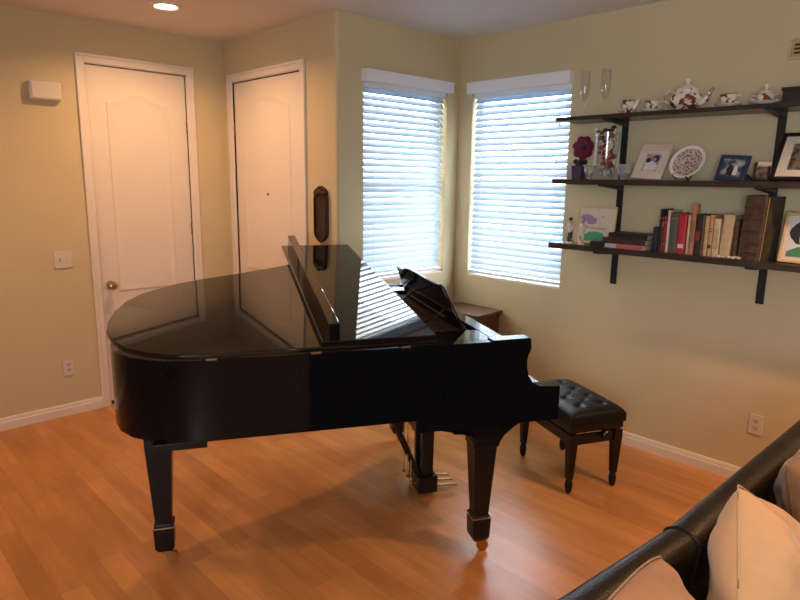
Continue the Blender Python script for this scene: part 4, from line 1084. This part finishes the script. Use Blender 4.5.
def pillow(label, mt, loc, rot, w, h, th, seed, corner=.0, back=1.):
    """local X width, Z height, Y thickness; origin at the lower edge"""
    t = thing('throw_pillow', label, 'pillow', loc, rot, 'suede throw pillows on the sofa')
    n = 22; rnd = random.Random(seed); bm = BM()
    ph = [rnd.uniform(0, 6.28) for _ in range(8)]
    def pt(i, j, s):
        a = -1 + 2 * i / n; b = -1 + 2 * j / n
        pin = .93 + .07 * (a * a * b * b)
        x = a * (w / 2) * (1 - .07 * (1 - b * b) * 0 - .10 * (b * b) * (1 - abs(a)) * 0) * (1 - .055 * (1 - (abs(b)) ** 2) * 0 - .07 * (1 - (1 - b * b)) * 0)
        x = a * w / 2 * (1 - .075 * (1 - abs(b) ** 1.5) * abs(a)); z = b * h / 2 * (1 - .075 * (1 - abs(a) ** 1.5) * abs(b))
        x *= 1 - corner * (a * b) ** 2; z *= 1 - corner * (a * b) ** 2
        prof = ((1 - abs(a) ** 2.6) * (1 - abs(b) ** 2.6)) ** .66
        wr = .012 * math.sin(7 * a + 3 * b + ph[0]) + .007 * math.sin(5 * b - 9 * a + ph[1]) + .007 * math.sin(13 * (a + b) + ph[2])
        wr += .006 * math.sin(22 * math.atan2(b - .95, a + .95) + ph[3]) * math.exp(-((a + .95) ** 2 + (b - .95) ** 2) * 1.3)
        y = s * (th / 2 * prof + wr * min(1, prof * 2)) * (back if s > 0 else 1)
        return (x, y, z + h / 2)
    F = [[None] * (n + 1) for _ in range(n + 1)]; Bk = [[None] * (n + 1) for _ in range(n + 1)]
    for i in range(n + 1):
        for j in range(n + 1):
            e = i in (0, n) or j in (0, n)
            F[i][j] = bm.verts.new(pt(i, j, -1)); Bk[i][j] = F[i][j] if e else bm.verts.new(pt(i, j, 1))
    for i in range(n):
        for j in range(n):
            bm.faces.new((F[i][j], F[i + 1][j], F[i + 1][j + 1], F[i][j + 1])); 
            q_ = (Bk[i][j], Bk[i][j + 1], Bk[i + 1][j + 1], Bk[i + 1][j])
            if len({v for v in q_}) == 4 and not all(a is b for a, b in zip(q_, (F[i][j], F[i][j + 1], F[i + 1][j + 1], F[i + 1][j]))): bm.faces.new(q_)
    edge = [F[i][0].co.copy() for i in range(n)] + [F[n][j].co.copy() for j in range(n)] + [F[i][n].co.copy() for i in range(n, 0, -1)] + [F[0][j].co.copy() for j in range(n, 0, -1)]
    obj('pillow_cover', bm, mt, t, smooth=True, sub=1)
    bm = BM(); tube(bm, edge + [edge[0]], .002, 6); obj('seam', bm, mt, t, smooth=True)
    return t
pillow('largest beige suede pillow leaning on the sofa back', 'beigesuede', (1.465, .302, .590), (R(-14), R(29), 0), .45, .425, .25, 2, .06, .74)
pillow('tan suede pillow lowest in the corner, nearest the left sofa arm', 'tansuede', (1.10, .325, .530), (R(-20), R(-4), 0), .40, .455, .25, 5, .16, .42)
pillow('brown suede pillow farthest along the sofa, right of the beige one', 'brownsuede', (2.11, .298, .520), (R(-16), R(4), 0), .46, .44, .22, 9, .12, .68)

# ------------------------------------------------------------------ light
WARM = (1., .54, .255)
def area(name, loc, size, power, col=WARM, rot=(0, 0, 0), spread=None):
    l = bpy.data.lights.new(name, 'AREA'); l.shape = 'DISK'; l.size = size; l.energy = power; l.color = col
    if spread: l.spread = spread
    o = bpy.data.objects.new(name, l); o.location = loc; o.rotation_euler = rot; C.objects.link(o); return o
area('warm_overhead_lamp', (1.825, 4.0, zc - .012), .10, 20, spread=R(150))
area('warm_overhead_lamp', (-.2, 3.85, zc - .012), .10, 16, spread=R(140))  # added lamp out of view, warms the left wall; no fixture
area('warm_overhead_lamp', (2.95, -.15, zc - .012), .10, 36, spread=R(122))  # added out of view to warm the right wall and sofa
area('warm_overhead_lamp', (.7, .1, zc - .012), .10, 16, spread=R(115))  # added overhead fill for the front floor, no fixture in the ceiling
for W, loc, rz in ((W3, (xB - .16, (W3['a0'] + W3['a1']) / 2, (W3['z0'] + W3['z1']) / 2), R(90)), (W1, ((W1['a0'] + W1['a1']) / 2, yW + .16, (W1['z0'] + W1['z1']) / 2), 0), (W2, (xR + .16, (W2['a0'] + W2['a1']) / 2, (W2['z0'] + W2['z1']) / 2), R(-90))):
    l = bpy.data.lights.new('window_portal', 'AREA'); l.shape = 'RECTANGLE'; l.size = W['a1'] - W['a0']; l.size_y = W['z1'] - W['z0']; l.energy = 1
    l.cycles.is_portal = True
    o = bpy.data.objects.new('window_portal', l); o.location = loc; o.rotation_euler = (R(-90), 0, rz); C.objects.link(o)
w = bpy.data.worlds.new('daylight'); sc.world = w; w.use_nodes = True
bg = w.node_tree.nodes['Background']; bg.inputs['Color'].default_value = (.80, .89, 1., 1); bg.inputs['Strength'].default_value = 22

# ------------------------------------------------------------------ camera
f_ = Vector((0.68362175, 0.7039909, -0.19250484)); r_ = Vector((0.7191511, -0.69472792, 0.01322153)); u_ = Vector((0.12443065, 0.14747859, 0.98120695))
cam = bpy.data.cameras.new('camera'); cam.sensor_width = 36; cam.lens = 36 * 622.7 / 800; cam.clip_start = .03
co = bpy.data.objects.new('camera', cam); C.objects.link(co)
m = Matrix(((r_.x, u_.x, -f_.x, 0), (r_.y, u_.y, -f_.y, 0), (r_.z, u_.z, -f_.z, 1.72), (0, 0, 0, 1)))
co.matrix_world = m
sc.camera = co
sc.view_settings.view_transform = 'Standard'; sc.view_settings.look = 'None'; sc.view_settings.gamma = 1
sc.view_settings.use_curve_mapping = False
sc.view_settings.exposure = -.13
sc.cycles.use_denoising = True
sc.cycles.max_bounces = 10; sc.cycles.diffuse_bounces = 5; sc.cycles.transparent_max_bounces = 12
